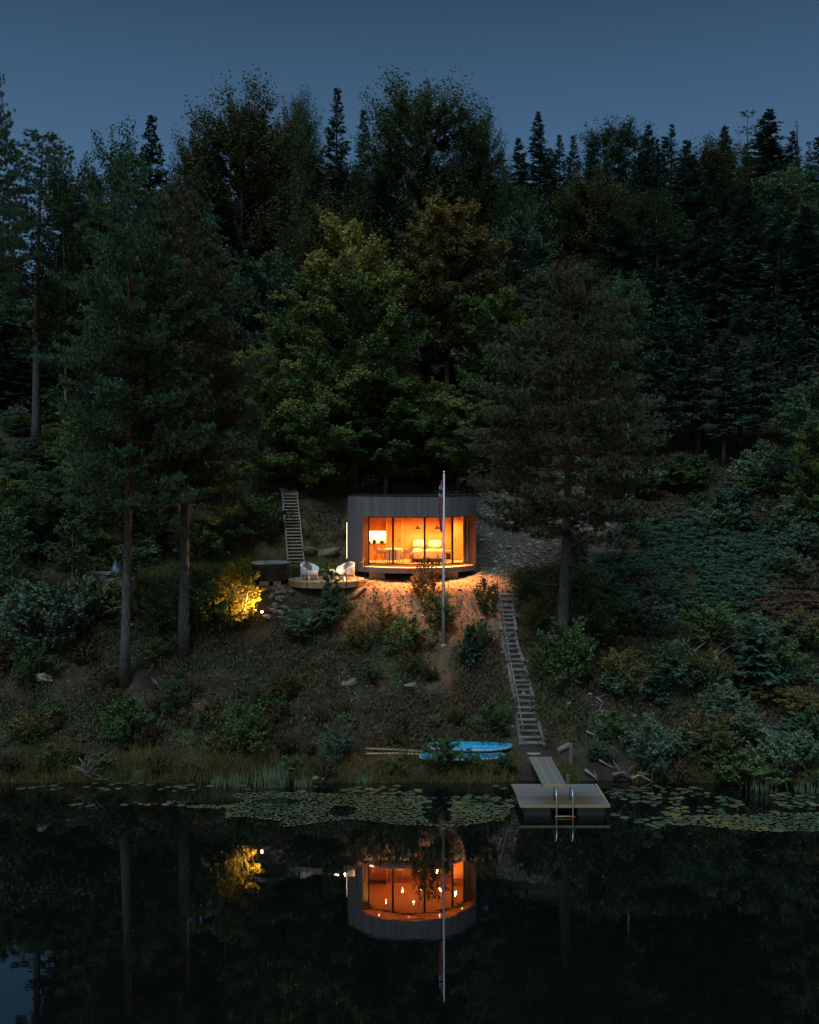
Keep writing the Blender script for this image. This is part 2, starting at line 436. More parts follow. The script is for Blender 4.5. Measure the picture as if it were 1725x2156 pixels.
def broad_mesh(name, seed, H, trunk, R, boughs, sprays, leaves, leaf=.19, up=.35, zlo=None, aut=(2, 1), flat=.30, r0=.2, lean=(0, 0), lumpy=.35, spray_len=1.0, autr=.12, stems=1, tipfac=0.0):
    """Crown of boughs, each with sprays of leaves; aut = (height fraction where leaves start turning, amount)."""
    g = np.random.default_rng(seed)
    zlo = trunk if zlo is None else zlo
    cz = (zlo + H) / 2; rz = (H - zlo) / 2
    tr = MB()
    fin = 1.45 if leaf > .16 else 1.0; leaf = leaf * (.84 if leaf > .16 else 1)
    lx, ly = lean
    for st in range(stems):
        a = st * 2.4; off = .0 if stems == 1 else .25
        zs = np.linspace(0, H * .86, 8)
        tr.tube([(off * math.cos(a) * (1 + z / H * 3 * (stems > 1)) + lx * (z / H), off * math.sin(a) * (1 + z / H * 3 * (stems > 1)) + ly * (z / H), z) for z in zs], [r0 * (1 - .9 * i / 7) for i in range(8)], 8, .5)
    cs, ts, ns, rs, au, ls = [], [], [], [], [], []
    ph = g.uniform(0, 6.28, 4)
    for k in range(boughs):
        zf = 1 - 2 * (k + .5) / boughs
        az = k * 2.39996 + g.uniform(-.4, .4)
        rad = math.sqrt(max(0, 1 - zf * zf))
        lob = 1 + lumpy * (math.sin(3 * az + ph[0] + 2 * zf) * .5 + math.sin(5 * zf * 2 + ph[1] + az) * .5)
        rr = g.uniform(.72, 1.0) * lob
        e = np.array([R * rad * math.cos(az) * rr, R * rad * math.sin(az) * rr, cz + rz * zf * min(1.06, .25 + .75 * rr)])
        e[0] += lx * e[2] / H; e[1] += ly * e[2] / H
        hs = min(max(trunk * .8, e[2] - g.uniform(.25, .6) * R), H * .8)
        s0 = np.array([lx * hs / H, ly * hs / H, hs])
        mid = (s0 + e) / 2 + np.array([0, 0, .12 * R])
        bl = np.linalg.norm(e - s0)
        tr.tube([tuple(s0), tuple(mid), tuple(e)], [r0 * .20, r0 * .12, .010], 4, .5, False)
        bt = g.random()
        ba = float(np.clip((e[2] / H - aut[0]) * 2.6 + g.normal(0, .22), 0, 1)) * aut[1]
        for j in range(int(sprays * 1.25)):
            s = g.uniform(.36, 1.04)
            q = s0 * (1 - s) ** 2 + 2 * mid * s * (1 - s) + e * s * s if s <= 1 else e
            bd = unit(e - mid)
            off = g.normal(0, 1, 3) * np.array([.30, .30, .20]) * (.30 + .13 * bl)
            off = off * (.55 if up > 1 else 1); sd = unit(bd + np.array([0, 0, up]) + g.normal(0, .45, 3))
            L = spray_len * g.uniform(.6, 1.25) * (1 + tipfac * (s > .85))
            m = max(4, int(leaves * 1.3 * fin * g.uniform(.7, 1.3)))
            w = g.random(m) ** .8
            c = q + off + sd * (L * (w - .25))[:, None]
            lat = unit(np.cross(sd, np.array([0, 0, 1.0])))
            c = c + lat * (g.normal(0, .30 if up < .7 else .21 if up < 1 else .13, m) * L * (1.05 - .75 * w))[:, None] + g.normal(0, 1, (m, 3)) * np.array([.07, .07, flat * .28]) * L
            t = unit(sd * .7 + lat * np.sign(g.normal(0, 1, m))[:, None] * .8 + g.normal(0, .35, (m, 3)) + np.array([0, 0, -.15]))
            nn = unit(np.array([0, -.15, 1.0]) + g.normal(0, .8, (m, 3)))
            sr = g.random()
            cs.append(c); ts.append(t); ns.append(nn); rs.append(np.clip(.35 * bt + .25 * sr + .4 * g.random(m), 0, 1))
            au.append(np.clip(ba + g.normal(0, .16) + g.normal(0, .10, m) + (g.random(m) < autr * .3) * .5, 0, 1)); ls.append(g.uniform(.75, 1.3, m) * leaf)
    c = np.concatenate(cs); l = np.concatenate(ls)
    V = rhomb(c, np.concatenate(ts), np.concatenate(ns), l, l * .62)
    return tr.mesh(name + '_trunk', True), leafmesh(name + '_crown', V, np.concatenate(rs), np.concatenate(au))


KINDS = {}


def kind(key, meshes, H, R, bark, leaf):
    tm, cm = meshes
    tm.materials.append(bark)
    if cm: cm.materials.append(leaf)
    KINDS[key] = (tm, cm, H, R)


def plant(key, name, label, cat, loc, H, R=None, group=None, rot=None, crown='crown', stem='trunk', lean=None):
    tm, cm, h0, r0 = KINDS[key]
    sz = H / h0; sx = (R / r0) if R else sz
    o = thing(name, label, cat, loc, group)
    o.rotation_euler = (lean[0] if lean else 0, lean[1] if lean else 0, random.uniform(0, 6.28) if rot is None else rot)
    o.scale = (sx, sx, sz)
    for n, me in ((stem, tm), (crown, cm)):
        if me is None: continue
        c = bpy.data.objects.new(n, me); C.objects.link(c); c.parent = o
    return o


# ------------------------------------------------------------------ camera, sky, sun
cam = bpy.data.cameras.new('camera'); co = bpy.data.objects.new('camera', cam); C.objects.link(co)
co.location = (0, 0, HC); co.rotation_euler = (PI / 2, 0, 0)
cam.sensor_fit = 'VERTICAL'; cam.sensor_height = 24; cam.lens = 24 * F / 2156.25; cam.shift_y = -58.1 / 2156.25
cam.clip_start = .5; cam.clip_end = 3000
bpy.context.scene.camera = co

w = bpy.data.worlds.new('World'); bpy.context.scene.world = w; w.use_nodes = True
nt = w.node_tree; N, L = nt.nodes.new, nt.links.new
bg = nt.nodes['Background']
sky = N('ShaderNodeTexSky'); sky.sky_type = 'NISHITA'; sky.sun_disc = False
SUN_EL, SUN_ROT = math.radians(-1.0), math.radians(172)      # the sun has just set behind the camera
sky.sun_elevation = SUN_EL; sky.sun_rotation = SUN_ROT
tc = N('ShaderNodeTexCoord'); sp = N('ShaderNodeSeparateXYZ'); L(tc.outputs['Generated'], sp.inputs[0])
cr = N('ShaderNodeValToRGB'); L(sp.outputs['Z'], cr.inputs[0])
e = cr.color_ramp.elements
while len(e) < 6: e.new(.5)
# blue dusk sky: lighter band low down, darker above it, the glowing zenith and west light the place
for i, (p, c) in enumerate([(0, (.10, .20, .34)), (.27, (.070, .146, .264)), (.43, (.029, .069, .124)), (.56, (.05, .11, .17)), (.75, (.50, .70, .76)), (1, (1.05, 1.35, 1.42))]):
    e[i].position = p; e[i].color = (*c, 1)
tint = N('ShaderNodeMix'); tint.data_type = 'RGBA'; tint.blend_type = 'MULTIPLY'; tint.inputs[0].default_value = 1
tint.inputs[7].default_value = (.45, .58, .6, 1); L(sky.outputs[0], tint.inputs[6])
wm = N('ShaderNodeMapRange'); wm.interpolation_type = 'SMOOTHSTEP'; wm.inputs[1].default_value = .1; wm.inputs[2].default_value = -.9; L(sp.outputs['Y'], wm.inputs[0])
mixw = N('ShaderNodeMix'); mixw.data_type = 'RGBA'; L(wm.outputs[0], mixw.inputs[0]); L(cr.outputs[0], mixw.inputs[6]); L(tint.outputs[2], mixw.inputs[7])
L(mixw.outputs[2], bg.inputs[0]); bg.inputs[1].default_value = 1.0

sl = bpy.data.lights.new('sun', 'SUN'); so = bpy.data.objects.new('sun', sl); C.objects.link(so)
sl.energy = 2.0; sl.angle = math.radians(22); sl.color = (.78, .96, 1.0)
so.rotation_euler = (math.radians(34), 0, math.radians(-24))

sc = bpy.context.scene
sc.view_settings.view_transform = 'Standard'; sc.view_settings.look = 'None'; sc.view_settings.exposure = 0; sc.view_settings.gamma = 1
cy = sc.cycles
cy.max_bounces = 7; cy.diffuse_bounces = 4; cy.glossy_bounces = 3; cy.transmission_bounces = 3; cy.transparent_max_bounces = 8
cy.caustics_reflective = False; cy.caustics_refractive = False; cy.sample_clamp_indirect = 4; cy.sample_clamp_direct = 0
cy.use_denoising = True
try: cy.denoiser = 'OPENIMAGEDENOISE'; cy.denoising_prefilter = 'ACCURATE'; cy.denoising_input_passes = 'RGB_ALBEDO_NORMAL'
except Exception: pass

# ------------------------------------------------------------------ ground
xs = np.concatenate([np.arange(-420, -60, 30), np.arange(-60, -26, 2), np.arange(-26, 26.01, .2), np.arange(28, 61, 2), np.arange(70, 430, 30)])
ys = np.concatenate([[-420, -200, -60, 0], np.arange(20, 36, 2), np.arange(36, 58.01, .16), np.arange(59, 176, 1.6), np.arange(185, 620, 40)])
X, Y = np.meshgrid(xs, ys); Z = ground(X, Y)
V = np.stack([X, Y, Z], -1).reshape(-1, 3)
nx, ny = len(xs), len(ys)
i0 = (np.arange(ny - 1)[:, None] * nx + np.arange(nx - 1)[None]).ravel()
Q = np.stack([i0, i0 + 1, i0 + nx + 1, i0 + nx], 1)
xv, yv = V[:, 0], V[:, 1]
scree = sstep(3.0, 4.2, xv) * (1 - sstep(11.0, 13.5, xv + 2.5 * vnoise(xv * .5, yv * .5, 9))) * sstep(49.2, 50.8, yv) * (1 - sstep(56, 58.5, yv))
bare = sstep(-3.6, -2.4, xv + vnoise(xv, yv, 8)) * (1 - sstep(4.6, 6.0, xv + vnoise(xv, yv, 7))) * sstep(44.8, 46.0, yv + 1.2 * vnoise(xv * .6, yv * .6, 6)) * (1 - sstep(53, 54, yv))
bare = np.maximum(bare, .35 * sstep(-16, -14, xv) * (1 - sstep(-3.5, -2.5, xv)) * sstep(46.2, 47.2, yv) * (1 - sstep(55.5, 57, yv)))
bare = np.maximum(bare, .35 * sstep(1.1, .3, np.abs(xv - 1.2 - .5 * vnoise(yv * .6, yv * 0, 3))) * sstep(42.2, 43, yv) * (1 - sstep(45.4, 46, yv)))
lit = sstep(-12.5, -11.5, xv) * (1 - sstep(-6.8, -5.4, xv)) * sstep(48.5, 49.5, yv) * (1 - sstep(51.5, 52.8, yv))  # mask for the green turf colour beside the hot tub
gm = mesh_np('ground', V, Q, {'scree': ('POINT', scree), 'bare': ('POINT', bare), 'turf': ('POINT', lit)}, True)
m, nt, N, L = _nt('hillside_soil')
out = N('ShaderNodeOutputMaterial'); b = N('ShaderNodeBsdfPrincipled'); L(b.outputs[0], out.inputs[0]); b.inputs['Roughness'].default_value = .95; b.inputs['Specular IOR Level'].default_value = .1
tcg = N('ShaderNodeTexCoord')


def tex(scale, det=8, r=.65):
    t = N('ShaderNodeTexNoise'); t.inputs['Scale'].default_value = scale; t.inputs['Detail'].default_value = det; t.inputs['Roughness'].default_value = r; L(tcg.outputs['Object'], t.inputs['Vector']); return t.outputs[0]


def ramp(src, a, bb, c0, c1):
    r = N('ShaderNodeMapRange'); r.inputs[1].default_value = a; r.inputs[2].default_value = bb; L(src, r.inputs[0])
    x = N('ShaderNodeMix'); x.data_type = 'RGBA'; x.inputs[6].default_value = (*c0, 1); x.inputs[7].default_value = (*c1, 1); L(r.outputs[0], x.inputs[0]); return x.outputs[2]


def mixc(f, a, bb, attr=False):
    x = N('ShaderNodeMix'); x.data_type = 'RGBA'
    if attr:
        at = N('ShaderNodeAttribute'); at.attribute_name = f; f = at.outputs['Fac']
    L(f, x.inputs[0]); L(a, x.inputs[6]); L(bb, x.inputs[7]); return x.outputs[2]


base = ramp(tex(.9), .38, .62, (.016, .013, .011), (.046, .035, .030))
moss = ramp(tex(5), .35, .65, (.018, .028, .014), (.042, .055, .024))
mm = N('ShaderNodeMapRange'); mm.inputs[1].default_value = .5; mm.inputs[2].default_value = .62; L(tex(.55, 5), mm.inputs[0])
col = mixc(mm.outputs[0], base, moss)
soil = ramp(tex(3.2, 10, .75), .36, .66, (.11, .072, .048), (.25, .165, .105))
col = mixc('bare', col, soil, True)
col = mixc('turf', col, ramp(tex(7), .35, .65, (.04, .075, .02), (.09, .13, .035)), True)
col = mixc('scree', col, ramp(tex(6, 10, .8), .40, .62, (.026, .022, .020), (.082, .075, .072)), True)
L(col, b.inputs['Base Color'])
bp = N('ShaderNodeBump'); bp.inputs['Strength'].default_value = .8; bp.inputs['Distance'].default_value = .12; L(tex(7, 10, .75), bp.inputs['Height']); L(bp.outputs[0], b.inputs['Normal'])
tag(link('ground', gm, m), kind='structure')

# ------------------------------------------------------------------ lake
m, nt, N, L = _nt('dark_lake_water')
out = N('ShaderNodeOutputMaterial'); df = N('ShaderNodeBsdfDiffuse'); df.inputs[0].default_value = (.0022, .003, .003, 1)
gl = N('ShaderNodeBsdfGlossy'); gl.inputs['Roughness'].default_value = .008; gl.inputs[0].default_value = (.92, .95, 1, 1)
fr = N('ShaderNodeFresnel'); fr.inputs['IOR'].default_value = 1.5
fk = N('ShaderNodeMath'); fk.operation = 'MULTIPLY_ADD'; fk.inputs[1].default_value = .85; fk.inputs[2].default_value = .19; fk.use_clamp = True; L(fr.outputs[0], fk.inputs[0])
ms = N('ShaderNodeMixShader'); L(fk.outputs[0], ms.inputs[0]); L(df.outputs[0], ms.inputs[1]); L(gl.outputs[0], ms.inputs[2]); L(ms.outputs[0], out.inputs[0])
tcw = N('ShaderNodeTexCoord'); mp = N('ShaderNodeMapping'); mp.inputs['Scale'].default_value = (.9, 2.2, 1); L(tcw.outputs['Object'], mp.inputs[0])
nz = N('ShaderNodeTexNoise'); nz.inputs['Scale'].default_value = 1.6; nz.inputs['Detail'].default_value = 3; L(mp.outputs[0], nz.inputs['Vector'])
bp = N('ShaderNodeBump'); bp.inputs['Strength'].default_value = .022; bp.inputs['Distance'].default_value = .03; L(nz.outputs[0], bp.inputs['Height']); L(bp.outputs[0], gl.inputs['Normal'])
mw = MB(); mw.add([(-420, -420, 0), (420, -420, 0), (420, 39.2, 0), (-420, 39.2, 0)], [(0, 1, 2, 3)])
tag(mw.build('lake_water', m), kind='structure')


# ------------------------------------------------------------------ the cabin
XC, HWD = .12, 3.13
ZB, ZL0, ZFL, ZCE, ZT = 6.82, 7.07, 7.15, 9.47, 10.42
YB = 53.1
def yf(x): return 48.2 + 2.0 * abs((x - XC) / HWD) ** 2.8
def yg(x): return 48.85 + 2.0 * abs((x - XC) / HWD) ** 2.2
XL, XR = XC - HWD, XC + HWD
OL, GLX, GRX = -2.245, -1.99, 2.89


def arc(f, a, b, n):
    return [(a + (b - a) * i / n, f(a + (b - a) * i / n)) for i in range(n + 1)]


def resample(pts, step):
    out = [pts[0]]; acc = 0
    for p, q in zip(pts, pts[1:]):
        d = math.dist(p, q); pos = step - acc
        while pos <= d:
            t = pos / d; out.append((p[0] + (q[0] - p[0]) * t, p[1] + (q[1] - p[1]) * t)); pos += step
        acc = (acc + d) % step
    if math.dist(out[-1], pts[-1]) > .02: out.append(pts[-1])
    return out


def boards(mb, pts, z0, z1, wd=.075, th=.022, gap=.006, jz=.004):
    pts = resample(pts, wd)
    for p, q in zip(pts, pts[1:]):
        a, b = Vector((*p, 0)), Vector((*q, 0)); t = (b - a).normalized()
        dz = random.uniform(-jz, jz); k = random.uniform(0, .006)
        nrm = Vector((t.y, -t.x, 0))
        mb.beam(a + t * gap / 2 + nrm * k + Vector((0, 0, (z0 + z1) / 2 + dz)), b - t * gap / 2 + nrm * k + Vector((0, 0, (z0 + z1) / 2 + dz)), th, z1 - z0)


cabin = thing('lake_cabin', 'small dark-clad cabin with curved glass front, lit orange inside, on the terrace', 'cabin', (XC, 50.5, ZB))
front = arc(yf, XL, XR, 60)
# structural plan and shell
shell_plan = [(x, y + .03) for x, y in arc(yf, XL + .04, XR - .04, 40)] + [(XR - .03, YB - .03), (XL + .03, YB - .03)]
s = MB(); s.prism(shell_plan, ZCE + .05, ZT - .03, .5)                       # roof box over the ceiling
s.prism(shell_plan, ZB + .01, ZL0 - .03, .5)                                 # floor box
s.build('roof_structure', M['darkwood'], cabin)
c_ = MB()
boards(c_, front, ZCE, ZT)
boards(c_, arc(yf, XL, OL, 14), ZL0 + .01, ZCE - .006)
boards(c_, [(XL, YB), (XL, yf(XL))], ZB, ZT)
boards(c_, [(XR, yf(XR)), (XR, YB)], ZB, ZT)
boards(c_, [(XR, YB), (XL, YB)], ZB, ZT)
c_.build('wall_cladding', M['clad'], cabin)
bb = MB(); boards(bb, front, ZB, ZL0); bb.build('base_band', M['clad'], cabin)
r_ = MB(); rp = [(x, y - .025) for x, y in arc(yf, XL - .02, XR + .02, 60)] + [(XR + .03, YB + .03), (XL - .03, YB + .03)]
r_.prism(rp, ZT + .003, ZT + .07); r_.build('roof', M['black_metal'], cabin)
# inner walls: left solid block between cladding and room, reveals, back
iw = MB()
iw.prism([(XL + .03, yf(XL) + .05)] + [(x, y + .03) for x, y in arc(yf, XL + .1, OL - .03, 10)] + [(GLX - .08, yg(GLX) + .05), (GLX - .5, YB - .1), (XL + .03, YB - .1)], ZL0 + .01, ZCE - .01, .5)
iw.span((XL + .03, YB - .12, ZL0), (XR - .03, YB - .03, ZCE + .04), .5)
iw.span((XR - .10, yf(XR) + .12, ZL0), (XR - .03, YB - .12, ZCE + .04), .5)
iw.build('inner_wall', M['int_wood'], cabin)
rv = MB()
def reveal(p, q):
    n = 7
    for i in range(n):
        a = Vector((p[0] + (q[0] - p[0]) * i / n, p[1] + (q[1] - p[1]) * i / n, (ZL0 + ZCE) / 2)); b = Vector((p[0] + (q[0] - p[0]) * (i + 1) / n, p[1] + (q[1] - p[1]) * (i + 1) / n, (ZL0 + ZCE) / 2))
        t = (b - a).normalized(); rv.beam(a + t * .003, b - t * .003, .02, ZCE - ZL0 - .03)
reveal((OL + .005, yf(OL) + .0), (GLX, yg(GLX) - .02)); rv.build('side_reveal', M['reveal'], cabin)
rv = MB(); reveal((GRX, yg(GRX) - .02), (XR - .02, yf(XR) + .02)); rv.build('side_reveal', M['reveal'], cabin)
fl = MB(); fl.prism([(x, y + .02) for x, y in arc(yg, GLX - .05, GRX + .05, 30)] + [(XR - .1, YB - .13), (GLX - .5, YB - .13)], ZL0 + .002, ZFL, .5); fl.build('floor', M['int_floor'], cabin)
ce = MB(); ce.prism([(x, y + .04) for x, y in arc(yf, XL + .15, XR - .05, 40)] + [(XR - .05, YB - .1), (XL + .1, YB - .1)], ZCE + .006, ZCE + .04, .5); ce.build('ceiling', M['int_wood'], cabin)
ld = MB()
for i in range(5):
    a0 = arc(lambda x: yf(x) + .01 + (yg(x) - yf(x) - .02) * i / 5, OL, XR - .12, 40); a1 = arc(lambda x: yf(x) + .01 + (yg(x) - yf(x) - .02) * (i + .9) / 5, OL, XR - .12, 40)
    ld.prism(a0 + a1[::-1], ZL0 - .028, ZL0 + .004)
ld.build('threshold_deck', M['newwood'], cabin)
# glazing: four panes between dark mullions
MX = [GLX, (827.8 - U0) * yg(-.8) / F, (894.5 - U0) * yg(.73) / F, (953 - U0) * yg(2.1) / F, GRX]
m, nt, N, L = _nt('window_glass')
out = N('ShaderNodeOutputMaterial'); tr_ = N('ShaderNodeBsdfTransparent'); gls = N('ShaderNodeBsdfGlossy'); gls.inputs['Roughness'].default_value = .0
fr = N('ShaderNodeFresnel'); fr.inputs['IOR'].default_value = 1.35; ms = N('ShaderNodeMixShader'); L(fr.outputs[0], ms.inputs[0]); L(tr_.outputs[0], ms.inputs[1]); L(gls.outputs[0], ms.inputs[2]); L(ms.outputs[0], out.inputs[0])
M['glass'] = m
for i in range(4):
    a = arc(yg, MX[i], MX[i + 1], 12); p = MB()
    p.grid([[(x, y, ZFL + .05) for x, y in a], [(x, y, ZCE - .04) for x, y in a]])
    p.build('window_pane', M['glass'], cabin, True)
fm = MB()
for i in range(5): fm.box((MX[i] + (.02 if i == 0 else -.02 if i == 4 else 0), yg(MX[i]) - .01, (ZFL + ZCE) / 2), (.10 if 0 < i < 4 else .06, .06, ZCE - ZFL - .11), None, .5)
for z0, z1 in ((ZFL + .003, ZFL + .055), (ZCE - .055, ZCE - .003)):
    a = arc(yg, GLX, GRX, 36)
    fm.prism([(x, y - .05) for x, y in a] + [(x, y + .04) for x, y in a[::-1]], z0, z1, .5)
fm.build('window_frame', M['black_metal'], cabin)
for xx in (-1.55, 1.95):
    f = MB(); f.box((xx, yf(xx) + .75, (6.3 + ZB) / 2), (.75, .6, ZB - 6.3 - .004)); f.build('foundation_block', M['concrete'], cabin)
f = MB(); f.box((0, YB - .5, (6.3 + ZB) / 2), (5, .5, ZB - 6.3 - .004)); f.build('foundation_block', M['concrete'], cabin)
# door at the back of the room
YW = YB - .125
dr = MB(); dr.span((-1.13, YW - .05, ZFL + .004), (-.40, YW - .012, ZFL + 2.05)); d_ = dr.build('inner_door', M['int_wood2'], cabin)
h = MB(); h.tube([(-.47, YW - .06, 8.12), (-.47, YW - .10, 8.12), (-.60, YW - .10, 8.12)], .014, 6); h.build('door_handle', M['black_metal'], d_)
dj = MB(); dj.span((-.395, YW - .07, ZFL + .004), (-.33, YW - .004, ZFL + 2.14)); dj.span((-1.2, YW - .07, ZFL + 2.055), (-.40, YW - .004, ZFL + 2.14)); dj.build('door_frame', M['int_wood'], cabin)
wp = MB()
xw = -.30
while xw < 2.15:
    wp.span((xw + .004, YW - .03, ZFL + .01), (min(xw + .42, 2.15), YW - .008, ZCE - .02)); xw += .42
wp.span((-.33, YW - .12, ZFL + 2.12), (2.16, YW - .032, ZCE - .01))
wp.build('wall_panelling', M['int_wood2'], cabin)
wd = MB(); wd.span((2.19, YW - .62, ZFL + .02), (3.02, YW - .02, ZCE - .02)); wdo = wd.build('wardrobe', M['int_wood'], cabin)
h = MB(); h.box((2.33, YW - .64, 8.15), (.03, .05, .10)); h.build('door_knob', M['black_metal'], wdo)
for x0 in (-1.86, -1.55, .45, .75): vt = MB(); vt.span((x0, YW - .65, ZCE - .10), (x0 + .24, YW - .60, ZCE - .085)); vt.build('air_vent', M['black_metal'], cabin)
# recessed ceiling lights
spots = [(-1.15, 50.2), (-.35, 51.6), (.55, 51.7), (1.55, 51.6), (2.3, 51.3), (.2, 50.2)]
soff = [((490 * .19167 + 704.4 - U0) * 48.6 / F, 1), ((815 * .19167 + 704.4 - U0) * 48.5 / F, 1), ((1155 * .19167 + 704.4 - U0) * 48.6 / F, 1), ((1408 * .19167 + 704.4 - U0) * 49.3 / F, 1)]
def downlight(x, y, label, pw, grp, col=(1, .32, .062), size=2.8, blend=.6, tilt=0):
    t = thing('recessed_spotlight', label, 'ceiling light', (x, y, ZCE + .005), grp)
    r = MB(); r.lathe([(.045, -.006), (.065, -.006), (.065, .02), (.045, .02)], 16, (x, y, ZCE)); r.build('rim', M['black_metal'], t)
    l = MB(); l.lathe([(.034, -.010), (.034, .015)], 16, (x, y, ZCE)); l.build('lens', M['glow_spot'], t)
    li = bpy.data.lights.new('spot_lamp', 'SPOT'); lo = bpy.data.objects.new('spot_lamp', li); C.objects.link(lo); lo.location = (x, y, ZCE - .03); li.energy = pw; li.color = col; li.spot_size = size; li.spot_blend = blend; lo.rotation_euler = (-tilt, 0, 0); li.shadow_soft_size = .04
SPW, FPW = 350, 3700
for (x, y), nm in zip(spots, ('over the dining table', 'by the inner door', 'at the foot of the bed, left one', 'at the foot of the bed, right one', 'by the wardrobe', 'nearest the glass')):
    downlight(x, y, 'small recessed ceiling spotlight inside the cabin, ' + nm, SPW, 'ceiling spotlights inside the cabin')
for (x, _), nm in zip(soff, ('above the leftmost pane', 'above the second pane', 'beside the flag', 'above the rightmost pane')):
    downlight(x, (yf(x) * .62 + yg(x) * .38), 'glowing round downlight under the eave ' + nm, FPW, 'downlights under the eave', (1, .34, .085), 1.4, .7, math.radians(18))
# kitchen
k = thing('kitchen_unit', 'wooden kitchen with bright backsplash behind the left pane', 'kitchen', (-1.9, 52.6, ZFL))
kb = MB(); kb.span((-2.45, 52.30, ZFL + .02), (-1.19, YW - .01, 7.93)); base_ = kb.build('base_cabinet', M['int_wood2'], k)
for hx_ in (-1.80, -1.70): h = MB(); h.box((hx_, 52.29, 7.82), (.03, .03, .10)); h.build('handle', M['black_metal'], base_)
kt = MB(); kt.span((-2.47, 52.27, 7.932), (-1.17, YW - .01, 7.97)); kt.build('worktop', M['linen_dark'], k)
ku = MB(); ku.span((-2.45, 52.55, 8.60), (-1.19, YW - .01, 9.30)); ku.build('wall_cupboard', M['int_wood2'], k)
ks = MB(); ks.span((-2.45, YW - .03, 7.975), (-1.19, YW - .012, 8.595)); ks.build('backsplash', M['white'], k)
kp = MB(); kp.span((-1.185, 52.3, ZFL + .01), (-1.14, YW - .01, ZCE - .02)); kp.build('side_panel', M['int_wood'], k)
kl = MB(); kl.span((-2.40, 52.68, 8.575), (-1.24, 52.71, 8.597)); kl.build('strip_light', M['glow_white'], k)
li = bpy.data.lights.new('strip_lamp', 'AREA'); lo = bpy.data.objects.new('strip_lamp', li); C.objects.link(lo); li.shape = 'RECTANGLE'; li.size = 1.1; li.size_y = .04; li.energy = 26; li.color = (1, .62, .28); lo.location = (-1.82, 52.70, 8.57); lo.rotation_euler = (math.radians(18), 0, 0)
def pot(x, r, hh, lab, mt, name='cooking_pot'):
    p = MB(); p.lathe([(r * .9, 0), (r, .02), (r, hh), (r * .9, hh), (r * .85, .03)], 14, (x, 52.5, 7.972)); tag(p.build(name, M[mt], None, True), lab, 'pot' if name == 'cooking_pot' else 'jar')
pot(-2.08, .08, .13, 'small dark pot on the kitchen worktop, left of the kettle', 'black_metal'); pot(-1.42, .10, .14, 'wide dark pot on the kitchen worktop near the side panel', 'black_metal')
pot(-2.26, .06, .17, 'white jar at the left end of the kitchen worktop', 'white', 'storage_jar')
kt_ = MB(); kt_.lathe([(.085, 0), (.09, .03), (.06, .19), (.02, .21)], 14, (-1.80, 52.5, 7.972)); kt_.tube([(-1.73, 52.5, 8.02), (-1.66, 52.5, 8.10), (-1.72, 52.5, 8.17)], .012, 6); tag(kt_.build('kettle', M['black_metal'], None, True), 'dark kettle in the middle of the kitchen worktop', 'kettle')
# pendant lamps
for (uu, vv), nm in (((879.8, 1109.7), 'over the left pillow'), ((921.0, 1109.7), 'over the right pillow, beside the flag')):
    p = P(uu, vv, 52.2)
    t = thing('pendant_lamp', 'black cone pendant lamp hanging ' + nm, 'pendant lamp', p, 'pendant lamps over the bed')
    sh = MB(); sh.lathe([(.15, -.10), (.06, .03), (.03, .07), (.025, .07), (.055, .02), (.143, -.10)], 20, p); sh.build('shade', M['black_metal'], t, True)
    cd = MB(); cd.tube([p + Vector((0, 0, .07)), (p.x, p.y, ZCE)], .008, 5); cd.build('cord', M['black_metal'], t)
    bl = MB(); bl.lathe([(.01, -.10), (.05, -.07), (.045, -.02), (.02, .01)], 14, p); bl.build('bulb', M['glow_spot'], t, True)
    li = bpy.data.lights.new('pendant_light', 'SPOT'); lo = bpy.data.objects.new('pendant_light', li); C.objects.link(lo); li.energy = 110; li.color = (1, .44, .12); li.spot_size = 2.75; li.spot_blend = .35; li.shadow_soft_size = .05; lo.location = p + Vector((0, 0, -.12))
# bed
bed = thing('double_bed', 'wide bed with cream covers against the panelled wall', 'bed', (.9, 51.6, ZFL))
f = MB(); f.span((.14, 50.75, ZFL + .06), (1.70, YW - .15, ZFL + .22)); f.span((.3, 50.9, ZFL + .002), (1.54, YW - .3, ZFL + .06)); f.build('bed_frame', M['linen_dark'], bed)
f = MB(); f.span((.10, 50.70, ZFL + .225), (1.74, YW - .14, ZFL + .52)); f.build('mattress', M['linen'], bed, False, .05)
f = MB(); rows = []
for i in range(25):
    x = .02 + 1.80 * i / 24; row = []
    e_ = min(x - .02, 1.82 - x)
    for j in range(22):
        y = 50.60 + 1.25 * j / 21
        ed = min(e_ / .12, (y - 50.60) / .12, 1); ed = max(ed, 0)
        z = ZFL + .20 + .40 * math.sin(ed * PI / 2) ** .8 + .020 * math.sin(x * 9 + y * 4) * ed + .018 * math.sin(y * 13 - x * 5) * ed
        row.append((x, y, z))
    rows.append(row)
f.grid(rows, .6); dv = f.build('duvet', M['linen'], bed, True)
f = MB(); rows = [[(x, 51.50 + .05 * math.sin(x * 4) + dy, ZFL + z0 + .018 * math.sin(x * 9 + 2)) for x in np.linspace(.03, 1.81, 18)] for dy, z0 in ((-.05, .605), (-.02, .66), (.22, .65), (.25, .60))]
f.grid(rows, .4); f.build('folded_blanket', M['linen_dark'], bed, True)
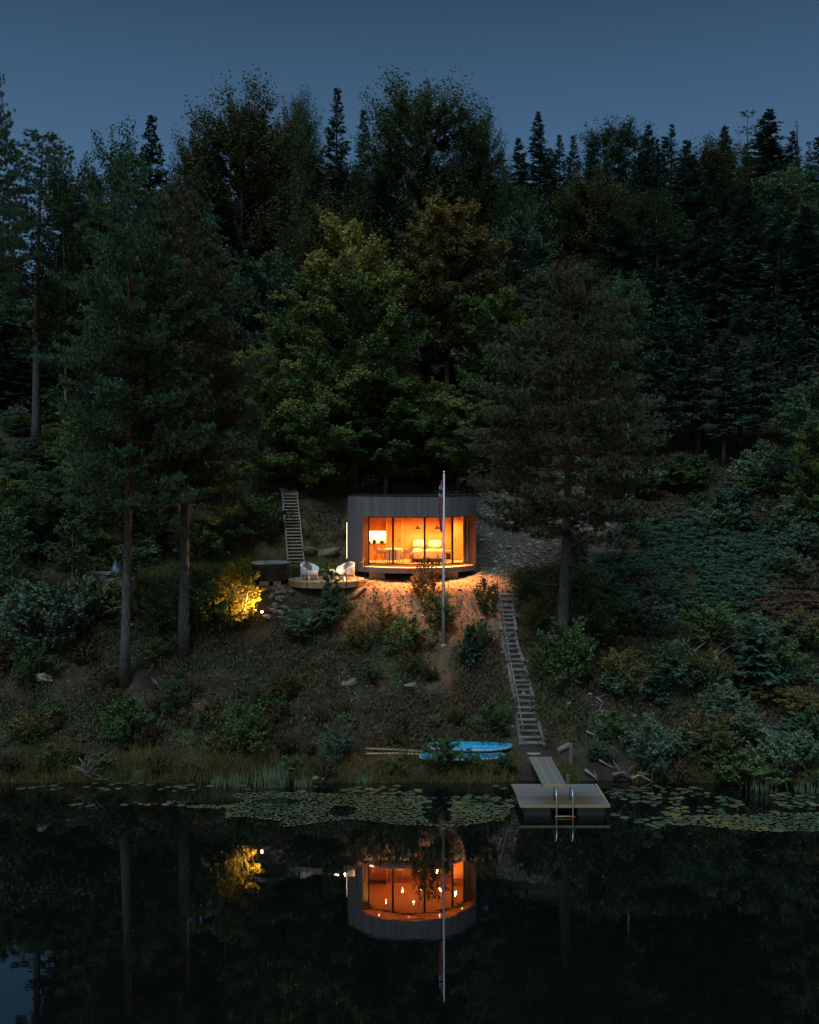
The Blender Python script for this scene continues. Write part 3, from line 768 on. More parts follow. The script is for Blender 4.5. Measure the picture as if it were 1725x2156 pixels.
def pillow(c, wx, wy, wz, R, name, lab, mat, grp=None):
    f = MB(); rows = []
    for i in range(9):
        ph = -PI / 2 + PI * i / 8; row = []
        for j in range(20):
            a = 2 * PI * j / 20; ca, sa = math.cos(a), math.sin(a); k_ = abs(math.cos(ph)) ** .45
            x = wx * .5 * k_ * math.copysign(abs(ca) ** .55, ca); y = wy * .5 * k_ * math.copysign(abs(sa) ** .55, sa); z = wz * .5 * math.sin(ph)
            row.append(tuple(Vector(c) + R @ Vector((x, y, z))))
        rows.append(row)
    f.grid(rows, .5, True)
    return tag(f.build(name, M[mat], None, True), lab, 'pillow' if name == 'pillow' else 'cushion', grp)
Rx = Matrix.Rotation
pillow((.50, 52.62, ZFL + .80), .66, .44, .20, Rx(math.radians(58), 3, 'X'), 'pillow', 'plump cream pillow at the left of the bed head', 'linen', 'pillows on the bed')
pillow((1.31, 52.62, ZFL + .80), .68, .44, .20, Rx(math.radians(58), 3, 'X'), 'pillow', 'plump cream pillow at the right of the bed head', 'linen', 'pillows on the bed')
pillow((.50, 52.25, ZFL + .66), .34, .26, .12, Rx(math.radians(35), 3, 'X'), 'cushion', 'small brown cushion in front of the left pillow', 'linen_dark')
nt_ = thing('nightstand', 'plain wooden nightstand right of the bed', 'nightstand', (1.98, 52.5, ZFL))
f = MB(); f.span((1.80, 52.3, ZFL + .42), (2.16, YW - .14, ZFL + .47)); f.build('top', M['int_wood'], nt_)
for x0 in (1.80, 2.12): f = MB(); f.span((x0, 52.32, ZFL + .002), (x0 + .04, YW - .14, ZFL + .418)); f.build('side_board', M['int_wood'], nt_)
# dining table under a striped cloth
tx, ty = -.79, 50.35
t = thing('dining_table', 'round dining table under a striped cloth', 'table', (tx, ty, ZFL))
f = MB(); f.lathe([(.40, ZFL + .655), (.42, ZFL + .66), (.42, ZFL + .69), (.40, ZFL + .695)], 28, (tx, ty, 0)); f.build('tabletop', M['int_wood'], t)
for a in (.6, 2.2, 3.7, 5.3):
    f = MB(); f.tube([(tx + .22 * math.cos(a), ty + .22 * math.sin(a), ZFL + .65), (tx + .36 * math.cos(a), ty + .36 * math.sin(a), ZFL + .003)], [.028, .018], 8); f.build('leg', M['darkwood'], t)
f = MB(); n = 72
rows = []
for i, (r, z) in enumerate([(.02, .702), (.38, .703), (.43, .695), (.442, .66), (.445, .5), (.45, .33), (.455, .16)]):
    rows.append([(tx + (r + (.012 * math.sin(k_ * 2 * PI / n * 13) if i > 3 else 0)) * math.cos(2 * PI * k_ / n), ty + (r + (.012 * math.sin(k_ * 2 * PI / n * 13) if i > 3 else 0)) * math.sin(2 * PI * k_ / n), ZFL + z) for k_ in range(n)])
f.grid(rows, 0, True)
cl = f.mesh('tablecloth', True)
at = cl.attributes['tone']; vals = [0.0] * len(cl.polygons)
for pi in range(len(cl.polygons)): vals[pi] = 0.0 if ((pi % n) // 2) % 4 == 0 and pi >= 3 * n else 1.0
at.data.foreach_set('value', vals)
M['cloth'] = surf('striped_cloth', (.60, .53, .43), .9, .1, .55, 9, .06)
tag(link('tablecloth', cl, M['cloth']), 'cream cloth with dark stripes hanging over the round table', 'tablecloth')
f = MB(); f.lathe([(.05, 0), (.075, .03), (.08, .10), (.03, .15), (.035, .2)], 16, (tx - .03, ty - .05, ZFL + .706)); tag(f.build('vase', M['white'], None, True), 'small white vase on the striped tablecloth', 'vase')


def shell_chair(x, y, rz, label):
    t = thing('dining_chair', label, 'chair', (x, y, ZFL), 'white shell chairs at the dining table')
    R = Matrix.Translation((x, y, ZFL)) @ Matrix.Rotation(rz, 4, 'Z')
    f = MB(); f.M = R
    def hgt(a):
        c = math.cos(a)                       # back is at +x
        return .02 + .36 * max(0, c) ** 1.3 + .20 * (1 - c * c) ** 1.0 + (.02 if c < 0 else 0)
    for off in (0, .018):
        rows = []
        for i in range(7):
            r = i / 6; row = []
            for k_ in range(28):
                a = 2 * PI * k_ / 28
                row.append(((.29 + off) * r * math.cos(a) + (.05 * r ** 3 if math.cos(a) > 0 else 0), (.30 + off) * r * math.sin(a), .44 - off + hgt(a) * r ** 3))
            rows.append(row)
        f.grid(rows, .6, True)
    f.build('seat_shell', M['white'], t, True)
    for sx, sy in ((1, 1), (1, -1), (-1, 1), (-1, -1)):
        f = MB(); f.M = R; f.tube([(.12 * sx, .11 * sy, .425), (.24 * sx, .23 * sy, .002)], [.017, .012], 6); f.build('leg', M['darkwood'], t)
    f = MB(); f.M = R; f.tube([(.16 * 1, .15, .28), (-.16, -.15, .28)], .006, 4); f.tube([(.16, -.15, .28), (-.16, .15, .28)], .006, 4); f.build('brace', M['black_metal'], t)
shell_chair(-1.50, 50.35, PI + .25, 'white shell chair left of the striped table, in front of the kitchen')
shell_chair(-.10, 50.4, -.15, 'white shell chair between the striped table and the bed')
f = MB(); rows = [[(2.62 + .24 * i / 24 + .0, yg(2.7) + .16 + .05 * math.sin(i * 1.3), z) for i in range(25)] for z in (ZFL + .03, ZFL + 1.1, ZCE - .01)]
f.grid(rows, .5); tag(f.build('curtain', M['linen'], None, True), 'narrow pale curtain gathered at the right end of the glass', 'curtain')
# outside wall light on the left flank
t = thing('wall_light', 'slim vertical strip light on the left flank of the cabin', 'wall light', (XL - .04, 50.45, 8.0))
f = MB(); f.span((XL - .06, 50.40, 7.35), (XL - .017, 50.50, 9.15)); f.build('housing', M['black_metal'], t)
f = MB(); f.span((XL - .075, 50.385, 7.37), (XL - .062, 50.515, 9.13)); f.build('diffuser', M['glow_strip'], t)
li = bpy.data.lights.new('wall_lamp', 'AREA'); lo = bpy.data.objects.new('wall_lamp', li); C.objects.link(lo); li.shape = 'RECTANGLE'; li.size = .10; li.size_y = 1.7; li.energy = 18; li.color = (1, .66, .36); lo.location = (XL - .10, 50.45, 8.25); lo.rotation_euler = (PI / 2, 0, -PI / 2 + PI)

# ------------------------------------------------------------------ round terrace with rope railing
tcx, tcy, tz, tr0 = -3.88, 48.0, 6.58, 1.78
t = thing('round_terrace', 'round timber deck beside the cabin, carrying two white armchairs', 'deck', (tcx, tcy, tz - .3))
f = MB(); y = -tr0 + .06
while y < tr0 - .02:
    hw = math.sqrt(max(0, tr0 ** 2 - y * y)); f.span((tcx - hw, tcy + y - .056, tz - .03), (tcx + hw, tcy + y + .056, tz)); y += .12
f.build('deck_planks', M['newwood'], t)
f = MB(); boards(f, [(tcx + (tr0 + .01) * math.cos(a), tcy + (tr0 + .01) * math.sin(a)) for a in np.linspace(-PI, PI, 60)], tz - .27, tz - .033, .30, .03); f.build('edge_band', M['newwood'], t)
for i, a in enumerate(np.linspace(0, 2 * PI, 9)[:-1]):
    x, y = tcx + 1.4 * math.cos(a), tcy + 1.4 * math.sin(a); g0 = gz(x, y)
    if g0 < tz - .1: f = MB(); f.span((x - .06, y - .06, g0 - .1), (x + .06, y + .06, tz - .034)); f.build('post', M['greywood'], t)
rl = thing('rope_railing', 'thin black posts with a slack rope round the timber deck', 'railing', (tcx, tcy, tz))
tops = []
for a in [-2.85, -2.45, -2.0, -1.47, -.98, -.62, -.18, .25]:
    x, y = tcx + (tr0 + .045) * math.cos(a), tcy + (tr0 + .045) * math.sin(a)
    f = MB(); f.tube([(x, y, tz - .22), (x, y, tz + .92)], .016, 6); f.build('post', M['black_metal'], rl); tops.append(Vector((x, y, tz + .90)))
pts = []
for p, q in zip(tops, tops[1:]):
    for i in range(6): s_ = i / 6; pts.append(p.lerp(q, s_) - Vector((0, 0, .07 * 4 * s_ * (1 - s_))))
pts.append(tops[-1]); f = MB(); f.tube(pts, .009, 5); f.build('rope', M['greywood'], rl)


def tub_chair(x, y, z, rz, label):
    t = thing('lounge_armchair', label, 'armchair', (x, y, z), 'white armchairs on the timber deck')
    R = Matrix.Translation((x, y, z)) @ Matrix.Rotation(rz, 4, 'Z')
    def ht(a):
        c = math.cos(a)                       # back at +x, front at -x
        return .42 + (.18 * (1 - max(0, -c) ** 2.2)) * min(1, (1 + c) * 1.6) + .18 * max(0, c) ** .9
    n = 40; A = [2 * PI * i / n for i in range(n)]
    def ring(r, zf): return [(r * math.cos(a) * (1.02 if math.cos(a) < 0 else .95), r * math.sin(a) * 1.05, zf(a)) for a in A]
    f = MB(); f.M = R
    f.grid([ring(.30, lambda a: .205), ring(.385, lambda a: .21), ring(.405, lambda a: .30), ring(.425, lambda a: ht(a) - .02), ring(.415, lambda a: ht(a)), ring(.375, lambda a: ht(a)), ring(.355, lambda a: ht(a) - .03), ring(.32, lambda a: .40 if ht(a) > .44 else ht(a) - .03), ring(.02, lambda a: .375)], .5, True)
    f.build('tub_shell', M['wicker'], t, True)
    for a in (.75, -.75, PI - .7, PI + .7):
        f = MB(); f.M = R; f.tube([(.34 * math.cos(a), .35 * math.sin(a), .25), (.42 * math.cos(a), .43 * math.sin(a), .002)], [.05, .026], 8); f.build('leg', M['wicker'], t)
tub_chair(-4.66, 47.75, tz, 2.35, 'white armchair at the left of the deck, turned to the lake')
tub_chair(-2.98, 47.95, tz, .75, 'white armchair at the right of the deck, close to the cabin')
pillow((-4.76, 47.88, tz + .57), .42, .42, .14, Rx(2.35, 3, 'Z') @ Rx(math.radians(-70), 3, 'Y') @ Rx(.78, 3, 'Z'), 'cushion', 'grey square cushion leaning in the left armchair', 'cushion', 'grey cushions in the armchairs')
pillow((-2.90, 48.06, tz + .56), .42, .42, .14, Rx(.95, 3, 'Z') @ Rx(math.radians(-70), 3, 'Y') @ Rx(.78, 3, 'Z'), 'cushion', 'grey square cushion leaning in the right armchair', 'cushion', 'grey cushions in the armchairs')
t = thing('coffee_table', 'round grey drum table between the white armchairs', 'table', (-3.83, 47.9, tz))
f = MB(); f.lathe([(.20, .003), (.23, .04), (.24, .36), (.20, .40)], 24, (-3.83, 47.9, tz)); f.build('drum_base', M['planter'], t, True)
f = MB(); f.lathe([(.30, .405), (.335, .42), (.335, .45), (.32, .462)], 28, (-3.83, 47.9, tz)); f.build('tabletop', M['planter'], t, True)
f = MB(); f.lathe([(.05, 0), (.075, .05), (.07, .14), (.085, .16)], 14, (-3.80, 48.0, tz + .463)); pt = tag(f.build('flower_pot', M['darkwood'], None, True), 'small dark pot plant on the grey drum table', 'pot plant')
g_ = np.random.default_rng(3); n = 60
lv = rhomb(np.array([-3.80, 48.0, tz + .72]) + g_.normal(0, .06, (n, 3)), unit(g_.normal(0, 1, (n, 3)) + [0, 0, .6]), unit(g_.normal(0, 1, (n, 3))), np.full(n, .09), np.full(n, .04))
link('foliage', leafmesh('foliage', lv, g_.random(n), np.zeros(n)), M['heath'], pt)


def lantern(x, y, z, label, hh, pw, r=.085, grp='candle lanterns on the deck'):
    t = thing('lantern', label, 'lantern', (x, y, z), grp)
    f = MB(); f.span((x - r, y - r, z + .002), (x + r, y + r, z + .03))
    for sx in (-1, 1):
        for sy in (-1, 1): f.span((x + sx * r - .008, y + sy * r - .008, z + .03), (x + sx * r + .008, y + sy * r + .008, z + hh))
    f.build('frame', M['black_metal'], t)
    f = MB(); f.lathe([(r * 1.45, hh), (r * 1.3, hh + .02), (.03, hh + .10), (.03, hh + .13)], 4, (x, y, z)); f.build('roof', M['black_metal'], t)
    f = MB(); f.tube([(x + .06 * math.cos(a), y, z + hh + .14 + .06 * math.sin(a)) for a in np.linspace(-.4, PI + .4, 9)], .007, 5); f.build('handle', M['black_metal'], t)
    f = MB(); f.lathe([(.032, .03), (.032, .12)], 12, (x, y, z)); f.lathe([(.012, .12), (.016, .15), (.002, .19)], 8, (x, y, z)); f.build('candle', M['candle'], t)
    li = bpy.data.lights.new('candle_light', 'POINT'); lo = bpy.data.objects.new('candle_light', li); C.objects.link(lo); lo.location = (x, y, z + .22); li.energy = pw; li.color = (1, .48, .18); li.shadow_soft_size = .03
lantern(-3.26, 46.72, tz, 'black candle lantern, the left of two in front of the right armchair', .27, 7)
lantern(-2.94, 46.74, tz, 'black candle lantern, the right of two in front of the right armchair', .27, 7)
t = thing('floor_lamp', 'small glowing cream lamp between drum table and right armchair', 'lamp', (-3.45, 47.55, tz))
f = MB(); f.lathe([(.07, .002), (.07, .02), (.012, .025), (.012, .10)], 16, (-3.45, 47.55, tz)); f.build('stand', M['black_metal'], t)
f = MB(); f.lathe([(.085, .10), (.095, .12), (.085, .40), (.07, .42)], 20, (-3.45, 47.55, tz)); f.build('lamp_shade', emitmat('cream_shade', (1, .62, .34), 1.1), t, True)
li = bpy.data.lights.new('deck_light', 'POINT'); lo = bpy.data.objects.new('deck_light', li); C.objects.link(lo); lo.location = (-3.45, 47.55, tz + .50); li.energy = 22; li.color = (1, .55, .24); li.shadow_soft_size = .08

# ------------------------------------------------------------------ hot tub
hx, hy, hz = -6.52, 48.35, 6.44
t = thing('hot_tub', 'round black-stained hot tub with pale rim, left of the deck', 'hot tub', (hx, hy, hz))
f = MB(); boards(f, [(hx + .87 * math.cos(a), hy + .87 * math.sin(a)) for a in np.linspace(-PI, PI, 64)], hz + .06, hz + .86, .12, .03); f.build('tub_wall', M['tubwood'], t)
f = MB(); f.lathe([(.80, .80), (.93, .865), (.93, .91), (.80, .91)], 40, (hx, hy, hz)); f.build('rim', M['tubrim'], t)
f = MB(); f.lathe([(.02, .855), (.79, .85), (.79, .885), (.60, .905), (.02, .915)], 40, (hx, hy, hz)); f.build('cover', M['tubrim'], t, True)
f = MB(); f.lathe([(.885, .30), (.895, .30), (.895, .34), (.885, .34)], 40, (hx, hy, hz)); f.lathe([(.885, .62), (.895, .62), (.895, .66), (.885, .66)], 40, (hx, hy, hz)); f.build('metal_hoop', M['black_metal'], t)
f = MB(); f.tube([(hx - .15, hy - .75, hz + .92), (hx - .15, hy - .75, hz + 1.05), (hx - .05, hy - .7, hz + 1.1)], .02, 6); f.build('tap', M['black_metal'], t)
for dx, wdt, lb in ((-.42, .44, 'short orange-brown timber block under the hot tub, the left one'), (.22, .34, 'short orange-brown timber block under the hot tub, by the deck')):
    zb = gz(hx + dx, hy - .82); f = MB(); f.span((hx + dx, hy - .92, min(zb, hz - .1) - .05), (hx + dx + wdt, hy - .72, hz + .055)); tag(f.build('timber_block', surf('orange_timber', (.42, .22, .12), .8), None, False, .01), lb, 'timber block', 'blocks under the hot tub')
fs = thing('low_fence', 'low dark slatted fence between hot tub and left armchair', 'fence', (-5.35, 48.9, 6.5))
f = MB()
for i in range(7): f.span((-5.55 + .07 * i, 48.9, 6.45), (-5.52 + .07 * i, 48.93, 7.0))
f.build('slats', M['black_metal'], fs)
f = MB(); f.span((-5.58, 48.87, 6.95), (-5.05, 48.90, 6.99)); f.span((-5.58, 48.87, 6.6), (-5.05, 48.90, 6.64)); f.build('rail', M['black_metal'], fs)

# ------------------------------------------------------------------ upper stair
sb, st = P(625, 1190, 52.0), P(610, 1040, 56.4)
sb.z = 6.78; st.z = 10.50
t = thing('timber_stair', 'steep grey timber stair climbing the bank left of the cabin', 'stair', sb)
nt2 = 23
dirv = Vector((st.x - sb.x, st.y - sb.y, 0)).normalized(); side = Vector((dirv.y, -dirv.x, 0))
for sd in (-1, 1):
    f = MB(); f.beam(sb + side * sd * .41 + Vector((0, 0, -.12)), st + side * sd * .41 + Vector((0, 0, -.04)), .045, .24); f.build('stringer', M['stairwood'], t)
for i in range(nt2):
    p = sb.lerp(st, (i + .5) / nt2) + Vector((0, 0, .03)); f = MB()
    f.beam(p - side * .385, p + side * .385, .22, .055); f.build('tread', M['stairwood'], t)
f = MB()
for i in range(8):
    a = st + dirv * (.10 + .24 * i) + Vector((0, 0, .07 + .035 * i)); f.beam(a - side * .47, a + side * .47, .225, .035)
f.build('landing', M['stairwood'], t)
f = MB(); f.beam(st - side * .47 + Vector((0, 0, -.06)) - dirv * .04, st + side * .47 + Vector((0, 0, -.06)) - dirv * .04, .03, .2); f.build('landing_edge', M['stairwood'], t)
for sd in (-1, 1):
    q = st + side * sd * .42; f = MB(); f.span((q.x - .05, q.y + .15, gz(q.x, q.y + .2) - .2), (q.x + .05, q.y + .25, st.z + .04)); f.build('post', M['stairwood'], t)

# ------------------------------------------------------------------ lower log stair with pole handrail
t = thing('log_stair', 'long steep log stair running from the gangway up to the cabin', 'stair', hit(1118, 1587))
zx = lambda x: U0 + .2083 * x
zy = lambda y: 1178.8 + .2083 * y
tre = [(960, 372), (968, 425), (974, 470), (980, 522), (988, 570), (994, 614), (998, 660), (1003, 712), (1008, 766), (1014, 820), (1022, 868), (1036, 920), (1050, 972), (1076, 1025), (1086, 1075), (1098, 1130), (1110, 1186), (1128, 1240), (1140, 1288), (1146, 1338), (1154, 1395), (1162, 1450), (1174, 1515), (1186, 1575), (1196, 1635), (1208, 1692), (1218, 1755), (1228, 1812), (1244, 1868)]
stp = [hit(zx(x), zy(y)) for x, y in tre]
for i in range(1, len(stp)): stp[i].y = min(stp[i].y, stp[i - 1].y - .18)
prev = None
for i, ((x, y), p0) in enumerate(zip(tre, stp)):
    hw = .29 + .09 * sstep(10, 28, i)
    p = P(zx(x), zy(y), p0.y); p.z = max(p.z, gz(p.x, p.y) + .05); stp[i] = p
    f = MB(); j = random.uniform(-.03, .03)
    f.tube([p + Vector((-hw + j, 0, 0)), p + Vector((0, random.uniform(-.01, .01), random.uniform(-.01, .01))), p + Vector((hw + j, 0, 0))], [.062, .07, .064], 8)
    f.span((p.x - hw + .04, p.y - .02, p.z - .30), (p.x + hw - .04, p.y + .015, p.z - .03))
    f.build('tread', M['stairlog'], t)
for sd in (-1, 1):
    for a, b_ in ((0, 7), (7, 13), (13, 20), (20, 28)):
        f = MB(); wdt = .42 if b_ == 28 else .36 if b_ == 20 else .31
        f.tube([stp[a] + Vector((sd * wdt * .92, .1, -.06)), stp[(a + b_) // 2] + Vector((sd * wdt, 0, -.09)), stp[b_] + Vector((sd * wdt * 1.06, -.12, -.08))], [.075, .085, .09], 8); f.build('side_log', M['stairlog'], t)
f = MB(); f.lathe([(.04, 0), (.34, .02), (.36, .07), (.30, .10), (.04, .11)], 14, (stp[-1].x, stp[-1].y - .22, stp[-1].z - .36)); f.build('foot_slab', M['slate'], t)
hr = thing('handrail', 'thin bare pole handrail along the left of the log stair', 'handrail', hit(1101, 1540))
hp = [(907, 335, 1.5), (935, 470, 3.4), (965, 660, 6.4), (975, 770, 8.5), (1000, 900, 10.8), (1022, 1030, 13.3), (1060, 1220, 16.8), (1095, 1390, 20.2), (1122, 1560, 22.9), (1147, 1700, 25)]
pts = []
for x, y, i in hp:
    d = float(np.interp(i, range(len(stp)), [p.y for p in stp])); pts.append(P(zx(x), zy(y), d - .06))
f = MB(); f.tube(pts, .026, 7); f.build('rail', M['greywood'], hr)
for x, y0, y1, i in ((886, 250, 345, 0), (962, 855, 950, 10.4), (1018, 1000, 1090, 13.5), (1147, 1690, 1760, 25.5)):
    d = float(np.interp(i, range(len(stp)), [p.y for p in stp])); a = P(zx(x), zy(y0), d); b_ = P(zx(x), zy(y1), d); b_.z = min(b_.z, gz(b_.x, b_.y)) - .1
    f = MB(); f.tube([a, b_], [.032, .036], 7); f.build('post', M['darkwood'] if i in (0, 10.4) else M['greywood'], hr)

# ------------------------------------------------------------------ flagpole and flag
fb = P(934, 1328, 44.8); fb.z = gz(fb.x, fb.y)
tp_ = P(935.2, 997, 44.8)
t = thing('flagpole', 'tall slim white flagpole in front of the cabin', 'flagpole', fb)
f = MB(); f.tube([(fb.x, fb.y, fb.z - .15), (fb.x + .01, fb.y, (fb.z + tp_.z) / 2), (tp_.x, fb.y, tp_.z)], [.066, .055, .033], 12); f.build('pole', M['pole'], t, True)
f = MB(); f.lathe([(.02, 0), (.05, .03), (.05, .06), (.02, .1), (.004, .13)], 12, tp_); f.build('finial', M['gold'], t, True)
f = MB(); f.lathe([(.11, .0), (.11, .06), (.07, .12)], 12, (fb.x, fb.y, fb.z - .03)); f.build('base_collar', M['concrete'], t)
f = MB(); f.tube([(tp_.x - .05, fb.y - .05, tp_.z - .1), (fb.x - .085, fb.y - .06, fb.z + 1.0)], .006, 4); f.build('halyard', M['greywood'], t)
# limp flag: red with a blue, white-edged cross, hanging in folds
rows = []; cols = 26; nr = 36
for i in range(nr):
    s_ = i / (nr - 1); z = P(0, 1014 + 106 * s_, 44.8).z; row = []
    for k_ in range(cols):
        c_2 = k_ / (cols - 1); wd_ = .05 + .11 * min(1, s_ * 6) * (1 - .45 * max(0, s_ - .5) * 2)
        fold = math.sin(c_2 * 13 + s_ * 2.0) * (.045 * min(1, s_ * 4 + .3))
        row.append((fb.x - .05 - wd_ * c_2 + .02 * math.sin(s_ * 7), fb.y - .04 + fold, z + .08 * c_2 * (1 - s_)))
    rows.append(row)
f = MB(); f.grid(rows, 0); fm_ = f.mesh('flag', True)
cp = []
for i in range(nr - 1):
    for k_ in range(cols - 1):
        u_, v_ = i / (nr - 1) * 1.0, (k_ / (cols - 1) + .35 * i / (nr - 1)) % 1.0      # cloth hangs by its hoist: length runs down, height is gathered across
        a = abs(u_ - .20); b_ = abs(v_ - .5)
        cp.append(2 if min(a * 1.3, b_) < .07 else 1 if min(a * 1.3, b_) < .14 else 0)
fm_.attributes['tone'].data.foreach_set('value', [float(c) for c in cp])
m, nt, N, L = _nt('flag_cloth'); out = N('ShaderNodeOutputMaterial'); b = N('ShaderNodeBsdfPrincipled'); L(b.outputs[0], out.inputs[0]); b.inputs['Roughness'].default_value = .85
at = N('ShaderNodeAttribute'); at.attribute_name = 'tone'; dv_ = N('ShaderNodeMath'); dv_.operation = 'DIVIDE'; dv_.inputs[1].default_value = 2.5; L(at.outputs['Fac'], dv_.inputs[0])
crp = N('ShaderNodeValToRGB'); crp.color_ramp.interpolation = 'CONSTANT'; e = crp.color_ramp.elements; e.new(.5)
for i, (p, c) in enumerate([(0, (.26, .008, .025)), (.3, (.42, .42, .48)), (.65, (.012, .02, .12))]): e[i].position = p; e[i].color = (*c, 1)
L(dv_.outputs[0], crp.inputs[0]); L(crp.outputs[0], b.inputs['Base Color'])
tag(link('flag', fm_, m), 'limp red flag with blue and white cross hanging on the flagpole', 'flag')

# ------------------------------------------------------------------ floating dock, gangway, ladder, posts
t = thing('floating_dock', 'square floating timber dock with a damp brown patch', 'dock', (5.1, 35.2, 0))
f = MB(); n = 17
for i in range(n):
    y0 = 34.0 + 2.4 * i / n; sh = -.09 * i / n; f.span((3.69 + sh, y0 + .009, .335), (6.62 + sh, y0 + 2.4 / n - .009, .375 + random.uniform(-.003, .003)))
md, nt, N, L = _nt('damp_deck'); out = N('ShaderNodeOutputMaterial'); b = N('ShaderNodeBsdfPrincipled'); L(b.outputs[0], out.inputs[0])
tcd = N('ShaderNodeTexCoord'); mp = N('ShaderNodeMapping'); mp.inputs['Scale'].default_value = (1.2, 9, 9); L(tcd.outputs['Object'], mp.inputs[0])
nz = N('ShaderNodeTexNoise'); nz.inputs['Scale'].default_value = 3; nz.inputs['Detail'].default_value = 6; L(mp.outputs[0], nz.inputs['Vector'])
mx = N('ShaderNodeMix'); mx.data_type = 'RGBA'; mx.inputs[6].default_value = (.058, .062, .070, 1); mx.inputs[7].default_value = (.10, .103, .113, 1); L(nz.outputs[0], mx.inputs[0])
vm = N('ShaderNodeVectorMath'); vm.operation = 'DISTANCE'; ms_ = N('ShaderNodeMapping'); ms_.inputs['Scale'].default_value = (.85, 1.0, 0); L(tcd.outputs['Object'], ms_.inputs[0]); L(ms_.outputs[0], vm.inputs[0]); vm.inputs[1].default_value = (5.30 * .85, 34.45, 0)
n3 = N('ShaderNodeTexNoise'); n3.inputs['Scale'].default_value = 2.6; n3.inputs['Detail'].default_value = 6; L(mp.outputs[0], n3.inputs['Vector'])
ad = N('ShaderNodeMath'); ad.operation = 'MULTIPLY_ADD'; ad.inputs[1].default_value = 1.6; L(n3.outputs[0], ad.inputs[0]); L(vm.outputs['Value'], ad.inputs[2])
mr = N('ShaderNodeMapRange'); mr.inputs[1].default_value = 1.85; mr.inputs[2].default_value = 1.45; L(ad.outputs[0], mr.inputs[0])
m2 = N('ShaderNodeMix'); m2.data_type = 'RGBA'; L(mr.outputs[0], m2.inputs[0]); L(mx.outputs[2], m2.inputs[6]); m2.inputs[7].default_value = (.050, .033, .021, 1)
at = N('ShaderNodeAttribute'); at.attribute_name = 'tone'; mt = N('ShaderNodeMapRange'); mt.inputs[3].default_value = .72; mt.inputs[4].default_value = 1.28; L(at.outputs['Fac'], mt.inputs[0]); hsd = N('ShaderNodeHueSaturation'); L(mt.outputs[0], hsd.inputs['Value']); L(m2.outputs[2], hsd.inputs['Color']); L(hsd.outputs[0], b.inputs['Base Color']); b.inputs['Roughness'].default_value = .7
f.build('deck_planks', md, t)
f = MB(); f.span((3.66, 33.965, .29), (6.65, 33.995, .378)); f.span((3.66, 33.998, .285), (3.692, 36.4, .37)); f.span((6.58, 33.998, .285), (6.65, 36.4, .37)); f.build('edge_board', M['newwood'], t)
for x0, x1 in ((3.80, 4.72), (5.58, 6.50)):
    f = MB(); f.span((x0, 34.1, -.3), (x1, 36.3, .28)); f.build('float_block', M['float'], t, False, .03)
f = MB(); f.span((4.72, 34.6, -.2), (5.58, 34.66, .28)); f.build('cross_beam', M['darkwood'], t)
t = thing('gangway', 'narrow plank gangway from the bank down to the dock', 'gangway', (4.95, 37.2, .6))
a, b_ = Vector((5.09, 36.05, .44)), Vector((4.87, 38.35, .80)); f = MB()
for i in range(5):
    o_ = -.34 + .17 * i; f.beam(a + Vector((o_, 0, 0)), b_ + Vector((o_, 0, 0)), .162, .035)
f.build('walk_planks', M['deck'], t)
f = MB()
for o_ in (-.37, .37): f.beam(a + Vector((o_, 0, -.06)), b_ + Vector((o_, 0, -.06)), .045, .085)
f.beam(a + Vector((-.40, -.03, -.03)), a + Vector((.40, -.03, -.03)), .03, .11); f.build('side_beam', M['newwood'], t)
t = thing('swim_ladder', 'steel swim ladder hooked over the front of the dock', 'ladder', (5.13, 33.9, 0))
for x in (4.86, 5.40):
    f = MB(); f.tube([(x, 34.55, .38), (x, 34.52, .70), (x, 34.42, .84), (x, 34.26, .89), (x, 34.05, .84), (x, 33.90, .68), (x, 33.86, .4), (x - .02, 33.84, -.1), (x - .03, 33.84, -.8)], .022, 8); f.build('side_rail', M['grey_metal'], t, True)
for z in (.04, -.28):
    f = MB(); f.tube([(4.80 if z > 0 else 4.86, 33.85, z), (5.38, 33.85, z)], .026, 8); f.build('rung', M['newwood'], t, True)
f = MB(); f.lathe([(.01, -.03), (.032, 0), (.01, .03)], 10, (5.435, 33.83, .04)); f.build('end_cap', M['red'], t, True)
for u, v0, v1, r, lb in ((1203, 1566, 1613, .07, 'weathered mooring post on the bank right of the gangway'), (1195.6, 1632, 1652, .06, 'short grey mooring post where gangway meets dock')):
    d = 38.6 if v0 < 1600 else 36.9
    a, b_ = P(u, v0, d), P(u, v1, d); b_.z = min(b_.z, gz(b_.x, d)) - .3; f = MB(); f.tube([a, b_], [r, r * 1.05], 9); tag(f.build('mooring_post', M['greywood'], None), lb, 'post', 'mooring posts')

